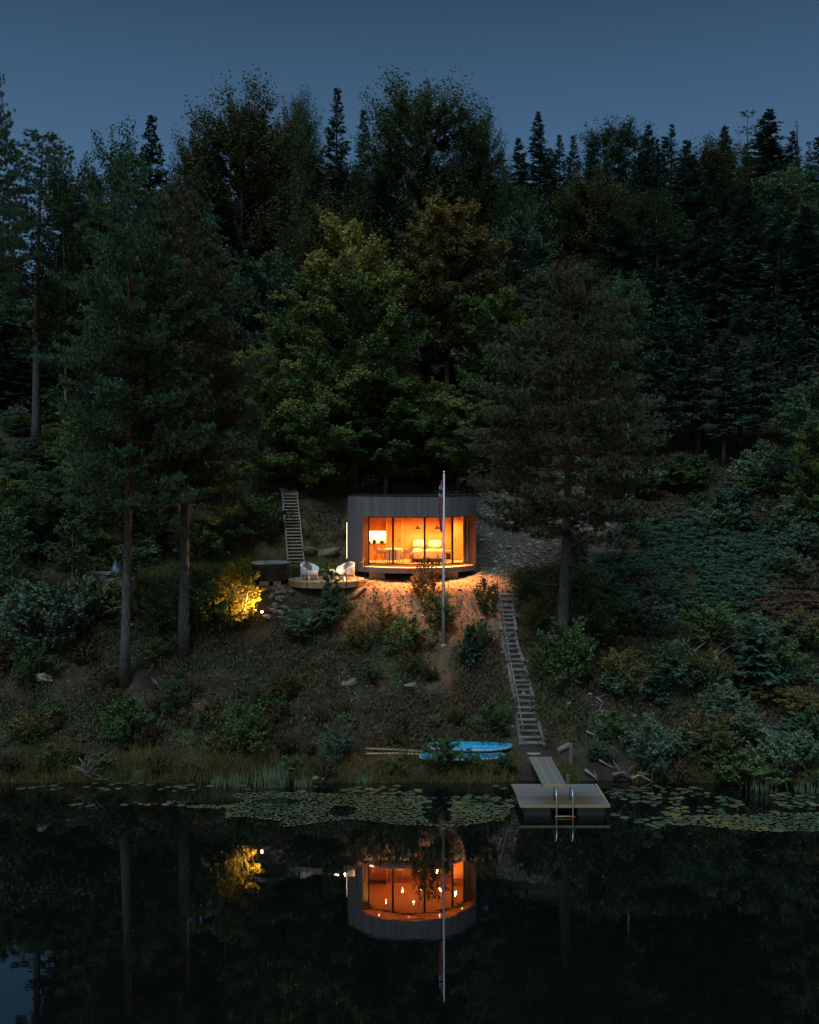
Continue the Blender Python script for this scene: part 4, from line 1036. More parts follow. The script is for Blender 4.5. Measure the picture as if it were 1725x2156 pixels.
# ------------------------------------------------------------------ paddle boards
def sup(c, ln, wd_, th, rz, ry, label, marks):
    t = thing('paddle_board', label, 'paddle board', c, 'blue paddle boards on the bank')
    R = Matrix.Translation(c) @ Matrix.Rotation(rz, 4, 'Z') @ Matrix.Rotation(ry, 4, 'X')
    def outline(s_): return wd_ / 2 * max(.0, 1 - abs(2 * s_ - 1) ** (4.2 if s_ < .5 else 2.6)) ** .55
    xs_ = [ln * (s_ - .5) for s_ in (.5 - .5 * np.cos(np.linspace(0, PI, 34)))]
    lift = lambda x: .10 * max(0, x / (ln / 2) - .5) ** 2 * 4 * .5
    def ring(k_, z): return [(x, k_ * max(outline(x / ln + .5), .001), z + lift(x)) for x in xs_]
    top = MB(); top.M = R; top.grid([ring(k_, th / 2) for k_ in (-.95, -.4, 0, .4, .95)], .5); top.build('deck', M['boardblue'], t, True)
    sd = MB(); sd.M = R; sd.grid([ring(-.95, th / 2), ring(-1, th * .3), ring(-1.0, -th * .3), ring(-.86, -th / 2), ring(0, -th / 2), ring(.86, -th / 2), ring(1, -th * .3), ring(1, th * .3), ring(.95, th / 2)], .5); sd.build('side_wall', M['boardside'], t, True)
    if marks:
        w_ = MB(); w_.M = R
        for wx, wl in ((.15, .24), (.47, .24), (.79, .26)):
            x = wx
            while x < wx + wl:
                h_ = random.choice((.05, .07, .07)); w_.box((x, -.10, th / 2 + lift(x) + .004), (.022, h_, .003)); w_.box((x + .018, -.10 + h_ * .4 * random.choice((-1, 0, 1)), th / 2 + lift(x) + .004), (.03, .014, .003)); x += .062
        w_.build('lettering', M['boardside'], t)
        p_ = MB(); p_.M = R; p_.box((1.16, .10, th / 2 + lift(1.16) + .006), (.16, .16, .008)); p_.build('foot_patch', M['boardpad'], t)
        w_ = MB(); w_.M = R
        for i in range(7): x = .92 + i * .055; w_.box((x, -max(outline(x / ln + .5), .01) - .003, lift(x)), (.034, .006, .05 if i % 3 else .07))
        w_.build('side_lettering', M['boardpad'], t)
    else:
        p_ = MB(); p_.M = R; p_.box((.85, -outline(.85 / ln + .5) - .003, .0), (.03, .006, th * .7)); p_.box((1.05, -outline(1.05 / ln + .5) - .002, -.01), (.2, .005, .04)); p_.build('side_lettering', M['boardpad'], t)
bc = P(990, 1583, 39.3)
bz = gz(bc.x, bc.y) 
sup(Vector((bc.x, 39.25, max(bc.z, bz + .18))), 3.25, .78, .10, -.03, .16, 'long blue paddle board lying on top, lettered along its deck', True)
b2 = P(972, 1597, 39.0); sup(Vector((b2.x, 38.72, gz(b2.x, 38.72) + .17)), 3.25, .80, .10, .0, .10, 'blue paddle board underneath the lettered one', False)
for v_, dy, lb in ((1587, .0, 'long pale peeled pole beside the paddle boards, the upper one'), (1592, -.25, 'long pale peeled pole beside the paddle boards, the lower one')):
    a = P(770, v_ + 6, 39.3 + dy); b_ = P(912, v_ - 2, 39.3 + dy)
    a.z = max(a.z, gz(a.x, a.y) + .03); b_.z = max(b_.z, gz(b_.x, b_.y) + .03)
    f = MB(); f.tube([a, (a + b_) / 2 + Vector((0, .03, .02)), b_], [.035, .045, .05], 8); tag(f.build('wooden_pole', M['newwood'], None), lb, 'pole', 'peeled poles by the boards')

# ------------------------------------------------------------------ garden spotlight, stone block stack, tarps
lp = hit(554, 1300)
t = thing('garden_spotlight', 'small bright garden spotlight below the hot tub', 'garden light', lp)
hd = lp + Vector((0, -.05, .22))
f = MB(); f.tube([lp - Vector((0, 0, .1)), lp + Vector((0, 0, .18))], .014, 6); f.build('spike', M['black_metal'], t)
f = MB(); f.tube([hd + Vector((.10, .06, -.06)), hd + Vector((-.01, 0, 0))], [.045, .055], 12); f.build('head', M['black_metal'], t)
f = MB(); f.lathe([(.005, -.055), (.055, -.03), (.062, 0), (.055, .03), (.005, .055)], 12, hd + Vector((-.03, -.07, .02))); f.build('lens', M['glow_spot'], t, True)
li = bpy.data.lights.new('garden_lamp', 'SPOT'); lo = bpy.data.objects.new('garden_lamp', li); C.objects.link(lo); li.energy = 1000; li.color = (1, .64, .24); li.spot_size = 2.2; li.spot_blend = .6; li.shadow_soft_size = .05
lo.location = hd + Vector((.02, -.32, .10)); lo.rotation_euler = Vector((-1.0, .14, .66)).to_track_quat('-Z', 'Y').to_euler()
sp_ = hit(205, 1230)
t = thing('stone_stack', 'low stack of long grey stones in the bushes, left of the pines', 'stone stack', sp_)
for r_i in range(4):
    x = -.45 + random.uniform(-.05, .05)
    f = MB()
    while x < .42:
        l_ = random.uniform(.28, .5); f.box(sp_ + Vector((x + l_ / 2, random.uniform(-.03, .03), .02 + .16 * r_i)), (l_ - .02, .38, .145), Rx(random.uniform(-.05, .05), 3, 'Z')); x += l_
    f.build('stone_course', M['slate'], t, False, .02)
ta = hit(247, 1204); f = MB(); rows = []
for i in range(12):
    s_ = i / 11; rows.append([tuple(ta + Vector((.30 * (1 - .75 * s_) * math.cos(a) * (1 + .16 * math.sin(3 * a + 5 * s_)), .25 * (1 - .75 * s_) * math.sin(a), -.05 + .75 * s_ + .03 * math.sin(4 * a + s_ * 6)))) for a in np.linspace(0, 2 * PI, 21)[:-1]])
f.grid(rows, None, True); f.add(rows[-1], [tuple(range(20))]); tag(f.build('tarpaulin', M['tarp'], None, True), 'pale blue tarpaulin bundle beside the stone stack', 'tarpaulin')
tb = hit(388, 1252); f = MB(); f.grid([[tuple(Vector((tb.x - .3 + .6 * i / 8, tb.y + dy, gz(tb.x - .3 + .6 * i / 8, tb.y + dy) + .08 + .04 * math.sin(i * 1.7 + dy * 9) * (1 if 0 < i < 8 else -1)))) for i in range(9)] for dy in (-.25, -.1, .08, .25)]); tag(f.build('ground_sheet', M['tarp'], None, True), 'crumpled blue sheet on the ground right of the left pine', 'tarpaulin')
dl = [hit(742, 1268), hit(770, 1246)]; f = MB(); f.tube([dl[0] + Vector((0, -.1, .12)), dl[1] + Vector((0, -.1, .14))], [.09, .08], 9); tag(f.build('fallen_log', M['darkwood'], None), 'dark log lying on the lit bank at the edge of the deck', 'log')
lg = [P(1174, 1584, 39.0), P(1199, 1575, 39.3)]
for p in lg: p.z = max(p.z, gz(p.x, p.y) + .08)
f = MB(); f.tube(lg, [.10, .12], 9); tag(f.build('grey_log', M['greywood'], None), 'short grey log end behind the mooring post', 'log')

# ------------------------------------------------------------------ rocks
def rock_mesh(seed, name='boulder'):
    g = np.random.default_rng(seed); rows = []; n = 12; ph = g.uniform(0, 6, 6)
    for i in range(8):
        th = PI * (i + .02) / 7.04; row = []
        for k_ in range(n):
            a = 2 * PI * k_ / n
            r = 1 + .18 * math.sin(2 * a + ph[0] + th) + .13 * math.sin(3 * a + ph[1]) * math.sin(th) + .10 * math.sin(5 * th + ph[2] + a)
            row.append((r * math.sin(th) * math.cos(a), .8 * r * math.sin(th) * math.sin(a), .62 * r * math.cos(th)))
        rows.append(row)
    f = MB(); f.grid(rows, g.random(), True); me = f.mesh(name, False); me.materials.append(M['stone']); return me
RK = [rock_mesh(i) for i in range(6)]
rnd = random.Random(5)
for i in range(34):
    v_ = rnd.uniform(1238, 1304); u_ = rnd.gauss(585 - (v_ - 1240) * .12, 11); p = hit(u_, v_); s_ = rnd.uniform(.09, .19)
    o = bpy.data.objects.new('boulder', RK[i % 6]); C.objects.link(o); o.location = p + Vector((0, 0, s_ * .3)); o.scale = (s_, s_, s_ * rnd.uniform(.7, 1)); o.rotation_euler = (rnd.uniform(-.4, .4), rnd.uniform(-.4, .4), rnd.uniform(0, 6))
    tag(o, 'pale boulder in the tumbled rock pile under the hot tub', 'rock', 'boulders of the rock pile under the hot tub')
for i, (u_, v_, s_, lb) in enumerate([(268, 1318, .28, 'flat pale rock just right of the left pine trunk'), (92, 1432, .5, 'big pale rock showing among the bushes at far left'), (735, 1440, .3, 'pale rock in the middle of the dark slope'), (868, 1447, .32, 'bluish pale rock below the flagpole on the dark slope'), (1287, 1452, .26, 'grey rock in the brush right of the log stair'), (680, 1638, .14, 'small pale stone at the waterline, the right of two'), (664, 1640, .13, 'small pale stone at the waterline, the left of two'), (1462, 1510, .24, 'pale rock above the willow bushes on the right'), (650, 1165, .55, 'rounded earth-grey rock beside the foot of the timber stair'), (690, 1168, .5, 'flat pale rock ledge between timber stair and cabin')]):
    p = hit(u_, v_); o = bpy.data.objects.new('boulder', RK[i % 6]); C.objects.link(o); o.location = p + Vector((0, 0, s_ * .1)); o.scale = (s_ * 1.2, s_, s_ * .7); o.rotation_euler = (rnd.uniform(-.3, .3), rnd.uniform(-.3, .3), rnd.uniform(0, 6)); tag(o, lb, 'rock')
# scree: loose stones nobody could count
g = np.random.default_rng(11); V_, Q_, T_ = [], [], []
base_v = np.array([(-1, -1, -1), (1, -1, -1), (1, 1, -1), (-1, 1, -1), (-.7, -.6, 1), (.6, -.7, 1), (.7, .6, 1), (-.6, .7, 1)], float)
base_q = np.array([(0, 3, 2, 1), (4, 5, 6, 7), (0, 1, 5, 4), (1, 2, 6, 5), (2, 3, 7, 6), (3, 0, 4, 7)])
cand = []
while len(cand) < 5200:
    r_ = g.random()
    if r_ < .62: x, y = g.uniform(3.3, 12.5), g.uniform(49.4, 58)
    elif r_ < .85: x, y = g.uniform(-3.2, 5), g.uniform(44.5, 49)
    else: x, y = g.uniform(-15, 14), g.uniform(39.6, 47)
    cand.append((x, y))
cand = np.array(cand); zz = ground(cand[:, 0], cand[:, 1])
for i, ((x, y), z) in enumerate(zip(cand, zz)):
    s_ = .022 + .055 * g.random() ** 3 + (.05 if g.random() < .06 else 0)
    if x < 3.2: s_ = min(s_ * .6, .05)
    a = g.uniform(0, 6.28); ca, sa = math.cos(a), math.sin(a)
    v = base_v * (1 + g.normal(0, .18, base_v.shape)) * np.array([s_ * g.uniform(.8, 1.6), s_, s_ * .6]); v = v @ np.array([[ca, sa, 0], [-sa, ca, 0], [0, 0, 1]])
    V_.append(v + [x, y, z + s_ * .25]); Q_.append(base_q + 8 * i); T_.append(np.full(6, g.random()))
tag(link('scree_stones', mesh_np('scree_stones', np.concatenate(V_), np.concatenate(Q_), {'tone': ('FACE', np.concatenate(T_))}), M['stone']), 'loose grey stones scattered on the bank around the cabin', 'stones', None, 'stuff')

# ------------------------------------------------------------------ dead branches
def branch(pts2, r, label, name='dead_branch', mat='deadwood', lift=.12, twigs=0, grp='bleached dead branches on the slope'):
    p3 = []
    d0 = None
    for (u, v) in pts2:
        h = hit(u, v); d0 = h.y if d0 is None else d0 * .5 + h.y * .5
        q = P(u, v, d0 - .25); q.z = max(q.z, gz(q.x, q.y) + lift * .5); p3.append(q)
    f = MB(); n = len(p3); f.tube(p3, [r * (1 - .75 * i / max(1, n - 1)) for i in range(n)], 6)
    rr = random.Random(len(label))
    for k_ in range(twigs):
        i = rr.randrange(0, n - 1); q = p3[i].lerp(p3[i + 1], rr.random()); l_ = rr.uniform(.3, .8)
        e_ = q + Vector((rr.uniform(-1, 1), rr.uniform(-.4, .2), rr.uniform(-.1, .9))) * l_
        f.tube([q, (q + e_) / 2 + Vector((rr.uniform(-.08, .08), 0, rr.uniform(-.05, .08))), e_], [r * .4, r * .3, .006], 4)
    return tag(f.build(name, M[mat], None, True), label, 'branch', grp)
branch([(1425, 1352), (1447, 1372), (1462, 1388)], .10, 'thick bleached root end in the upper dead-wood pile on the right slope', twigs=4)
branch([(1438, 1345), (1444, 1358), (1456, 1375)], .05, 'forked bleached stick in the upper dead-wood pile', twigs=3)
branch([(1412, 1368), (1440, 1366), (1470, 1392)], .04, 'thin horizontal stick across the upper dead-wood pile', twigs=4)
branch([(1418, 1380), (1436, 1392)], .05, 'short greenish stick at the left of the upper dead-wood pile', twigs=2)
branch([(1524, 1352), (1538, 1372), (1546, 1388)], .07, 'bleached log right of the upper dead-wood pile, the longer one', twigs=2)
branch([(1506, 1372), (1512, 1396)], .08, 'short upright stump right of the upper dead-wood pile', twigs=1)
branch([(1552, 1528), (1580, 1532), (1610, 1539), (1665, 1548)], .045, 'long pale branch lying above the shore bushes at right', twigs=2)
branch([(1530, 1505), (1555, 1522), (1590, 1518), (1612, 1498)], .035, 'curved branch above the long pale branch at right', twigs=9)
branch([(1535, 1526), (1560, 1512), (1585, 1530)], .03, 'tangled sticks around the long pale branch', twigs=12)
branch([(1256, 1468), (1270, 1480), (1262, 1502), (1240, 1520)], .045, 'S-shaped white branch right of the log stair', twigs=3)
branch([(1250, 1518), (1272, 1530), (1290, 1545)], .05, 'straight grey branch under the S-shaped one', twigs=6)
branch([(1235, 1540), (1262, 1552), (1290, 1556)], .04, 'low grey branch in the brush right of the log stair', twigs=8)
branch([(1232, 1620), (1252, 1636), (1262, 1648)], .05, 'grey stick sloping to the water right of the gangway', twigs=2)
branch([(1262, 1600), (1282, 1612), (1292, 1618)], .035, 'short pale stick above the sloping one at the waterline', twigs=2)
branch([(1330, 1640), (1345, 1632), (1362, 1640), (1380, 1650)], .06, 'grey driftwood heap at the waterline right of the dock', twigs=8)
branch([(1290, 1632), (1312, 1626), (1330, 1640)], .09, 'dark driftwood root between dock and driftwood heap', 'driftwood_root', 'greywood', twigs=4)
branch([(344, 1478), (336, 1495), (328, 1502), (330, 1524)], .035, 'pale forked branch below the pines on the left slope', twigs=3)
branch([(186, 1628), (178, 1620), (192, 1640), (230, 1642)], .03, 'tangle of grey twigs at the waterline on the left', twigs=26)
branch([(325, 1430), (333, 1446), (338, 1458)], .025, 'thin pale twig at the foot of the right pine trunk', twigs=2)
branch([(1410, 1085), (1424, 1090), (1434, 1104)], .06, 'white dead stump at the top of the fern clearing', twigs=5)
branch([(1330, 1066), (1360, 1068)], .05, 'pale fallen branch at the top of the scree', twigs=3)
branch([(0, 780), (28, 806), (55, 842)], .06, 'bare curved branch at the left edge of the forest', lift=2.0, twigs=3)
branch([(704, 1156), (716, 1164), (728, 1172)], .03, 'thin pale stick on the bank behind the deck', twigs=1)

# ------------------------------------------------------------------ tree kinds
bp_, bg_, bb_ = M['bark_pine'], M['bark_grey'], M['bark_birch']
kind('pine_a', pine_mesh('pine_a', 1, 21, 7.0, 3.6, 126, 7.8, 'round', .08, .245, wh=6), 21, 3.6, bp_, M['pine'])
kind('pine_b', pine_mesh('pine_b', 2, 20, 6.6, 3.3, 126, 7.8, 'round', .20, .275, wh=6), 20, 3.3, bp_, M['pine_r'])
kind('pine_c', pine_mesh('pine_c', 3, 17, 5.6, 4.2, 119, 7.8, 'round', .22, .28, wh=7), 17, 4.2, bp_, M['pine_r'])
kind('pine_d', pine_mesh('pine_d', 4, 20, 9.5, 3.2, 96, 6.4, 'round', .08, .25), 20, 3.2, bp_, M['pine'])
kind('pine_e', pine_mesh('pine_e', 5, 16, 5.0, 2.4, 40, 4.6, 'cone', .05, .2), 16, 2.4, bp_, M['pine'])
for i, (R_, sps, b0) in enumerate([(2.5, .9, 2.5), (2.2, .75, 1.2), (2.9, .7, 4.5), (2.4, .6, 3.0)]):
    kind('spruce_' + 'abcd'[i], spruce_mesh('spruce_' + 'abcd'[i], 10 + i, 18, b0, R_, sparse=sps), 18, R_, bg_, M['spruce'])
kind('spruce_dead', spruce_mesh('spruce_dead', 20, 14, 3, 1.6, .45, 5, dead=True, sparse=.8), 14, 1.6, bg_, M['spruce'])
kind('beech_yellow', broad_mesh('beech_yellow', 30, 15, 2.5, 4.1, 62, 14, 40, .20, .45, 1.6, (.56, .72), lumpy=.22, r0=.24), 15, 4.1, bg_, M['beech'])
kind('beech_orange', broad_mesh('beech_orange', 31, 15, 5, 3.5, 46, 13, 38, .20, .5, 5.5, (.55, .7), lumpy=.28, r0=.22), 15, 3.5, bg_, M['beech_o'])
kind('beech_low', broad_mesh('beech_low', 32, 9, 1.5, 4.4, 50, 14, 40, .19, .15, .8, (.75, .75), lumpy=.35, r0=.24, lean=(2.0, -.6), autr=.2), 9, 4.4, bg_, M['beech'])
kind('beech_dark', broad_mesh('beech_dark', 33, 22, 7, 4.6, 96, 13, 36, .22, 1.1, 7, (1.2, .3), lumpy=.25, r0=.3, spray_len=1.5, tipfac=1.1), 22, 4.6, bg_, M['beech_d'])
kind('beech_turn', broad_mesh('beech_turn', 34, 20, 6, 3.8, 84, 13, 36, .22, 1.1, 5.5, (.2, .55), lumpy=.12, r0=.26, spray_len=1.5, tipfac=1.1, autr=.4), 20, 3.8, bg_, M['beech_d'])
kind('broad_green', broad_mesh('broad_green', 35, 13, 2.5, 3.2, 42, 11, 36, .22, .3, 2.0, (.9, .7), lumpy=.3, r0=.18), 13, 3.2, bg_, M['beech'])
kind('broad_teal', broad_mesh('broad_teal', 36, 12, 2.0, 3.0, 42, 11, 34, .21, .3, 1.6, (2, .3), lumpy=.35, r0=.16), 12, 3.0, bg_, M['birch'])
kind('birch_wispy', broad_mesh('birch_wispy', 37, 16, 4, 2.0, 40, 8, 22, .20, .7, 5, (2, .5), lumpy=.3, r0=.11, spray_len=1.3, tipfac=.5), 16, 2.0, bb_, M['beech_d'])
kind('birch_haze', broad_mesh('birch_haze', 38, 14, 4, 2.4, 44, 9, 28, .21, .1, 4, (2, .4), lumpy=.25, r0=.12, spray_len=1.2), 14, 2.4, bb_, M['birch'])
kind('young_birch', broad_mesh('young_birch', 39, 5, .8, .9, 22, 7, 22, .13, .5, .9, (2, .4), r0=.04, spray_len=.5), 5, .9, bb_, M['birch'])
# shrub kinds
kind('shrub_a', broad_mesh('shrub_a', 50, 2.0, .1, 1.25, 24, 8, 22, .12, .75, .15, (1.1, .6), lumpy=.75, r0=.035, spray_len=.42, stems=3), 2, 1.25, bg_, M['shrub'])
kind('shrub_b', broad_mesh('shrub_b', 51, 2.0, .1, 1.15, 24, 8, 22, .115, .95, .2, (2, .3), lumpy=.7, r0=.03, spray_len=.42, stems=4), 2, 1.15, bg_, M['shrub_b'])
kind('shrub_o', broad_mesh('shrub_o', 52, 1.6, .1, 1.1, 22, 7, 16, .11, .9, .1, (.35, .7), lumpy=.8, r0=.03, spray_len=.38, stems=4, autr=.6), 1.6, 1.1, bg_, M['shrub'])
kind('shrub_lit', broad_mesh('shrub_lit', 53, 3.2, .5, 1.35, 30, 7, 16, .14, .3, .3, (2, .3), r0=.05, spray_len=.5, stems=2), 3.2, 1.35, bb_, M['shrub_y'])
kind('shrub_thin', broad_mesh('shrub_thin', 54, 2.2, .2, .75, 20, 6, 13, .10, .8, .5, (.2, .9), r0=.018, spray_len=.4, stems=5), 2.2, .75, bg_, M['shrub'])
kind('shrub_yellow', broad_mesh('shrub_yellow', 55, 2.0, .2, 1.2, 20, 7, 22, .14, .0, .6, (.0, .8), r0=.03, spray_len=.5, flat=.12, stems=2), 2, 1.2, bg_, M['shrub'])
kind('heath', broad_mesh('heath', 56, .8, .03, .9, 22, 7, 26, .09, .7, .02, (.5, .7), r0=.012, spray_len=.28, stems=3, autr=.6), .8, .9, bg_, M['heath'])
kind('spruce_small', spruce_mesh('spruce_small', 57, 2.4, .05, .75, .16, 6, 14, r0=.03), 2.4, .75, bg_, M['spruce'])
kind('pine_small', pine_mesh('pine_small', 58, 2.6, .3, .9, 26, 9, 'round', .06, .035, .2, 0, .05), 2.6, .9, bg_, M['pine'])


def tree(key, name, u, d, vtop, wpx, label, cat='tree', group=None, rot=None, base=None, lean=None, sink=.15):
    if key in ('beech_dark', 'beech_turn', 'birch_wispy'): vtop += (42 if 'beech' in key else 26) * 75 / d     # their leafy tips reach past the nominal height
    x = (u - U0) * d / F
    z = gz(x, d) if base is None else base
    H = HC - (vtop - H0) * d / F - z
    R = wpx * d / F / 2 * (1.7 if 'spruce' in key and d > 65 else 1)
    lean = lean or (random.uniform(-.025, .025), random.uniform(-.03, .03))
    return plant(key, name, label, cat, (x, d, z - sink), max(H, .6) + sink, R, group, rot, lean=lean)


G1 = 'pines by the shore'
tree('pine_a', 'pine_tree', 262, 42.2, 345, 330, 'tall green pine with straight grey lower trunk, left of the two shore pines', 'pine', G1, .4, lean=(.0, .012))
tree('pine_b', 'pine_tree', 386, 43.75, 405, 300, 'rusty brown pine with the stout trunk edged orange by the garden light', 'pine', G1, 1.3, lean=(.01, -.016))
tree('pine_c', 'pine_tree', 1182, 43.6, 575, 415, 'broad pine with reddish trunk standing between log stair and fern clearing', 'pine', G1, 2.2, lean=(.0, -.03))
G2 = 'pines at the left edge'
tree('pine_d', 'pine_tree', 76, 64, 285, 265, 'pine with a long bare trunk near the left edge, high on the bank', 'pine', G2, .9)
tree('pine_d', 'pine_tree', -16, 57, 160, 170, 'tallest pine, its crown cut by the left edge of the picture', 'pine', G2, 2.9)
GB = 'beeches behind the cabin'
tree('beech_yellow', 'beech_tree', 748, 57.5, 455, 290, 'big round beech with golden-green top right behind the cabin', 'beech', GB, 1.0)
tree('beech_orange', 'beech_tree', 940, 63, 415, 245, 'copper-orange beech behind and right of the golden beech', 'beech', GB, 2.0)
tree('beech_low', 'beech_tree', 645, 57.2, 750, 300, 'low green beech leaning over the cabin with its slanted pale trunk by the stair', 'beech', GB, 0)
tree('beech_low', 'beech_tree', 905, 58.5, 790, 200, 'low green beech just above the cabin roof near the flagpole', 'beech', GB, 2.6)
tree('broad_green', 'beech_tree', 812, 56.6, 785, 205, 'green beech rising straight behind the middle of the cabin roof', 'beech', GB)
tree('broad_teal', 'broadleaf_tree', 905, 68, 640, 150, 'dim tree in the dark gap under the copper beech, left of three', 'tree', 'dim trees under the copper beech')
tree('broad_teal', 'broadleaf_tree', 990, 69, 630, 150, 'dim tree in the dark gap under the copper beech, middle of three', 'tree', 'dim trees under the copper beech')
tree('broad_green', 'broadleaf_tree', 1075, 65, 640, 150, 'dim tree in the dark gap under the copper beech, right of three', 'tree', 'dim trees under the copper beech')
tree('broad_green', 'beech_tree', 965, 57.5, 830, 170, 'small green beech behind the right end of the cabin roof', 'beech', GB)
tree('broad_green', 'beech_tree', 1040, 60, 600, 190, 'green beech between the copper beech and the broad right pine', 'beech', GB)
tree('beech_dark', 'beech_tree', 885, 76, 150, 260, 'largest dark beech on the skyline, spreading above everything at the centre', 'beech', 'dark beeches on the skyline', .5)
tree('beech_dark', 'beech_tree', 1000, 77, 205, 125, 'narrow right shoulder of dark beech leaning into the sky', 'beech', 'dark beeches on the skyline', 2.5)
tree('beech_turn', 'beech_tree', 500, 72, 175, 225, 'tall spiky beech with orange-brown lower leaves, left of centre on the skyline', 'beech', 'dark beeches on the skyline', 1.2)
tree('beech_turn', 'beech_tree', 430, 73, 255, 130, 'shorter spiky beech just left of the tall orange-brown one', 'beech', 'dark beeches on the skyline', 3.2)
tree('beech_dark', 'beech_tree', 632, 76, 192, 120, 'ragged dark beech between the spiky beech and the pointed spruce', 'beech', 'dark beeches on the skyline', 4.0)
tree('beech_turn', 'beech_tree', 688, 67, 400, 190, 'brown-tinged beech below the skyline, up left of the golden beech', 'beech', None, 5.0)
SK = 'spruces on the skyline'
for key, u, d, vt, wp_, lab in [
    ('spruce_b', 698, 73, 180, 95, 'dark pointed spruce left of the largest beech'), ('spruce_b', 772, 79, 232, 75, 'slim spruce tucked against the left side of the largest beech'),
    ('spruce_b', 297, 69, 236, 120, 'spiky spruce alone above the left part of the skyline'), ('spruce_d', 346, 77, 302, 80, 'short spruce tip right of the lone left spruce'),
    ('spruce_a', 1145, 104, 232, 80, 'tall clear-cut spruce spire right of the largest beech'), ('spruce_b', 1180, 107, 285, 60, 'shorter spruce right beside the tall spire'),
    ('spruce_b', 1216, 102, 283, 62, 'spruce standing left of the two wispy birches'), ('spruce_d', 1240, 108, 272, 55, 'thin spruce against the wispy birches'), ('spruce_a', 1092, 98, 292, 85, 'dark spruce in the dip right of the largest beech'),
    ('spruce_d', 1062, 96, 300, 60, 'small spruce at the edge of the largest beech'), ('spruce_a', 1366, 110, 262, 70, 'dark spruce just right of the two wispy birches'), ('spruce_b', 1390, 104, 292, 45, 'very thin spruce between two darker ones'),
    ('spruce_b', 1412, 106, 262, 56, 'narrow reddish-tipped spruce in the middle of the right skyline'), ('spruce_b', 1521, 110, 264, 75, 'spruce rising from the dark beech mass on the right'), ('spruce_a', 1607, 108, 230, 125, 'largest spruce on the right skyline, broad and black'),
    ('spruce_b', 1722, 104, 285, 70, 'spruce at the right edge of the skyline')]:
    tree(key, 'spruce_tree', u, d, vt, wp_, lab, 'spruce', SK)
tree('pine_e', 'pine_tree', 1566, 112, 243, 105, 'open pine with see-through crown left of the broad black spruce', 'pine', None)
tree('spruce_dead', 'dead_tree', 1683, 112, 250, 70, 'bare dead spruce near the right end of the skyline', 'tree', None)
tree('pine_e', 'pine_tree', 1702, 109, 305, 70, 'ragged pine beside the bare dead spruce', 'pine', None)
for u, d, vt, wp_, lab in [(1278, 111, 246, 105, 'wispy birch with pale stems on the skyline, the left of two'), (1326, 111, 248, 105, 'wispy birch with pale stems on the skyline, the right of two'), (232, 65, 262, 120, 'bent wispy tree left of the lone left spruce'), (140, 61, 305, 115, 'leaning wispy tree on the skyline near the left edge'), (186, 68, 338, 100, 'low wispy tree between the two leaning ones'), (620, 70, 205, 70, 'wispy tree top in front of the ragged dark beech')]:
    tree('birch_wispy', 'birch_tree', u, d, vt, wp_, lab, 'birch', 'wispy trees on the skyline')
GR = 'trees on the right hillside'
for key, u, d, vt, wp_, lab in [
    ('beech_turn', 1250, 86, 345, 190, 'olive beech mass below the two wispy birches'), ('spruce_c', 1440, 94, 292, 110, 'broad dark spruce in the middle of the right skyline'), ('beech_turn', 1505, 97, 282, 165, 'brown-tinged beech under the right skyline spruce'), ('beech_dark', 1350, 84, 390, 200, 'dark beech in the middle of the right hillside'),
    ('spruce_c', 1570, 85, 385, 130, 'dark spruce below the broad black one on the skyline'), ('birch_haze', 1655, 88, 345, 150, 'misty blue-green birch high on the right hillside'), ('birch_haze', 1715, 84, 420, 120, 'second misty birch at the right edge'),
    ('birch_haze', 1110, 66, 430, 150, 'pale green birch with a thin white stem right of the copper beech'), ('birch_haze', 1325, 60, 570, 110, 'slender drooping birch with white stem in the dark right forest'), ('spruce_c', 1460, 62, 640, 150, 'dark spruce in the middle of the dark right forest'), ('broad_teal', 1695, 53, 800, 150, 'leafy green tree at the right edge above the fern clearing'), ('broad_green', 1712, 51.5, 900, 110, 'lower brown-green tree at the right edge below the leafy one'), ('spruce_c', 1400, 68, 560, 150, 'dim spruce left of the middle one in the right forest')]:
    tree(key, 'beech_tree' if 'beech' in key else 'birch_tree' if 'birch' in key else 'spruce_tree' if 'spruce' in key else 'broadleaf_tree', u, d, vt, wp_, lab, 'tree', GR)
GL = 'trees on the left bank'
for key, u, d, vt, wp_, lab in [('broad_green', 150, 84, 600, 190, 'distant tree closing the gap under the high pine crown, right of the bare trunk'), ('broad_teal', 40, 82, 625, 190, 'distant dark tree closing the gap left of the long bare trunk'), ('broad_green', 95, 80, 640, 170, 'distant dark tree just behind the long bare trunk'), ('broad_teal', -20, 80, 640, 190, 'distant tree at the very left edge under the tallest pine'),
    ('broad_teal', 560, 62, 520, 170, 'teal tree left of the golden beech'), ('broad_green', 600, 59, 640, 150, 'dark green tree directly behind the upper stair'), ('broad_teal', 470, 60, 560, 190, 'dark teal tree behind the rusty pine'), ('broad_green', 330, 60, 470, 190, 'dark green tree between and behind the two left pines'), ('broad_teal', 245, 57, 560, 180, 'dark teal tree behind the left shore pine'),
    ('broad_green', 178, 53, 850, 130, 'dark green tree left of the left shore pine'), ('broad_teal', 35, 52, 965, 130, 'dark teal tree low at the left edge'), ('broad_green', 8, 48.5, 1000, 110, 'small green tree at the left edge above the bushes'), ('broad_teal', 110, 50, 985, 130, 'small teal tree beside the long bare trunk'), ('broad_green', 180, 50, 960, 130, 'small dark tree above the stone stack'), ('birch_haze', 395, 64, 440, 150, 'dim birch whose top shows between the two left pines'), ('broad_green', 540, 56, 720, 120, 'low dark tree right of the rusty pine'), ('broad_teal', 330, 52.5, 900, 150, 'low teal tree behind the two pine trunks'), ('broad_green', 470, 53, 960, 130, 'low dark green tree up the bank behind the hot tub')]:
    tree(key, 'birch_tree' if 'birch' in key else 'spruce_tree' if 'spruce' in key else 'broadleaf_tree', u, d, vt, wp_, lab, 'tree', GL)
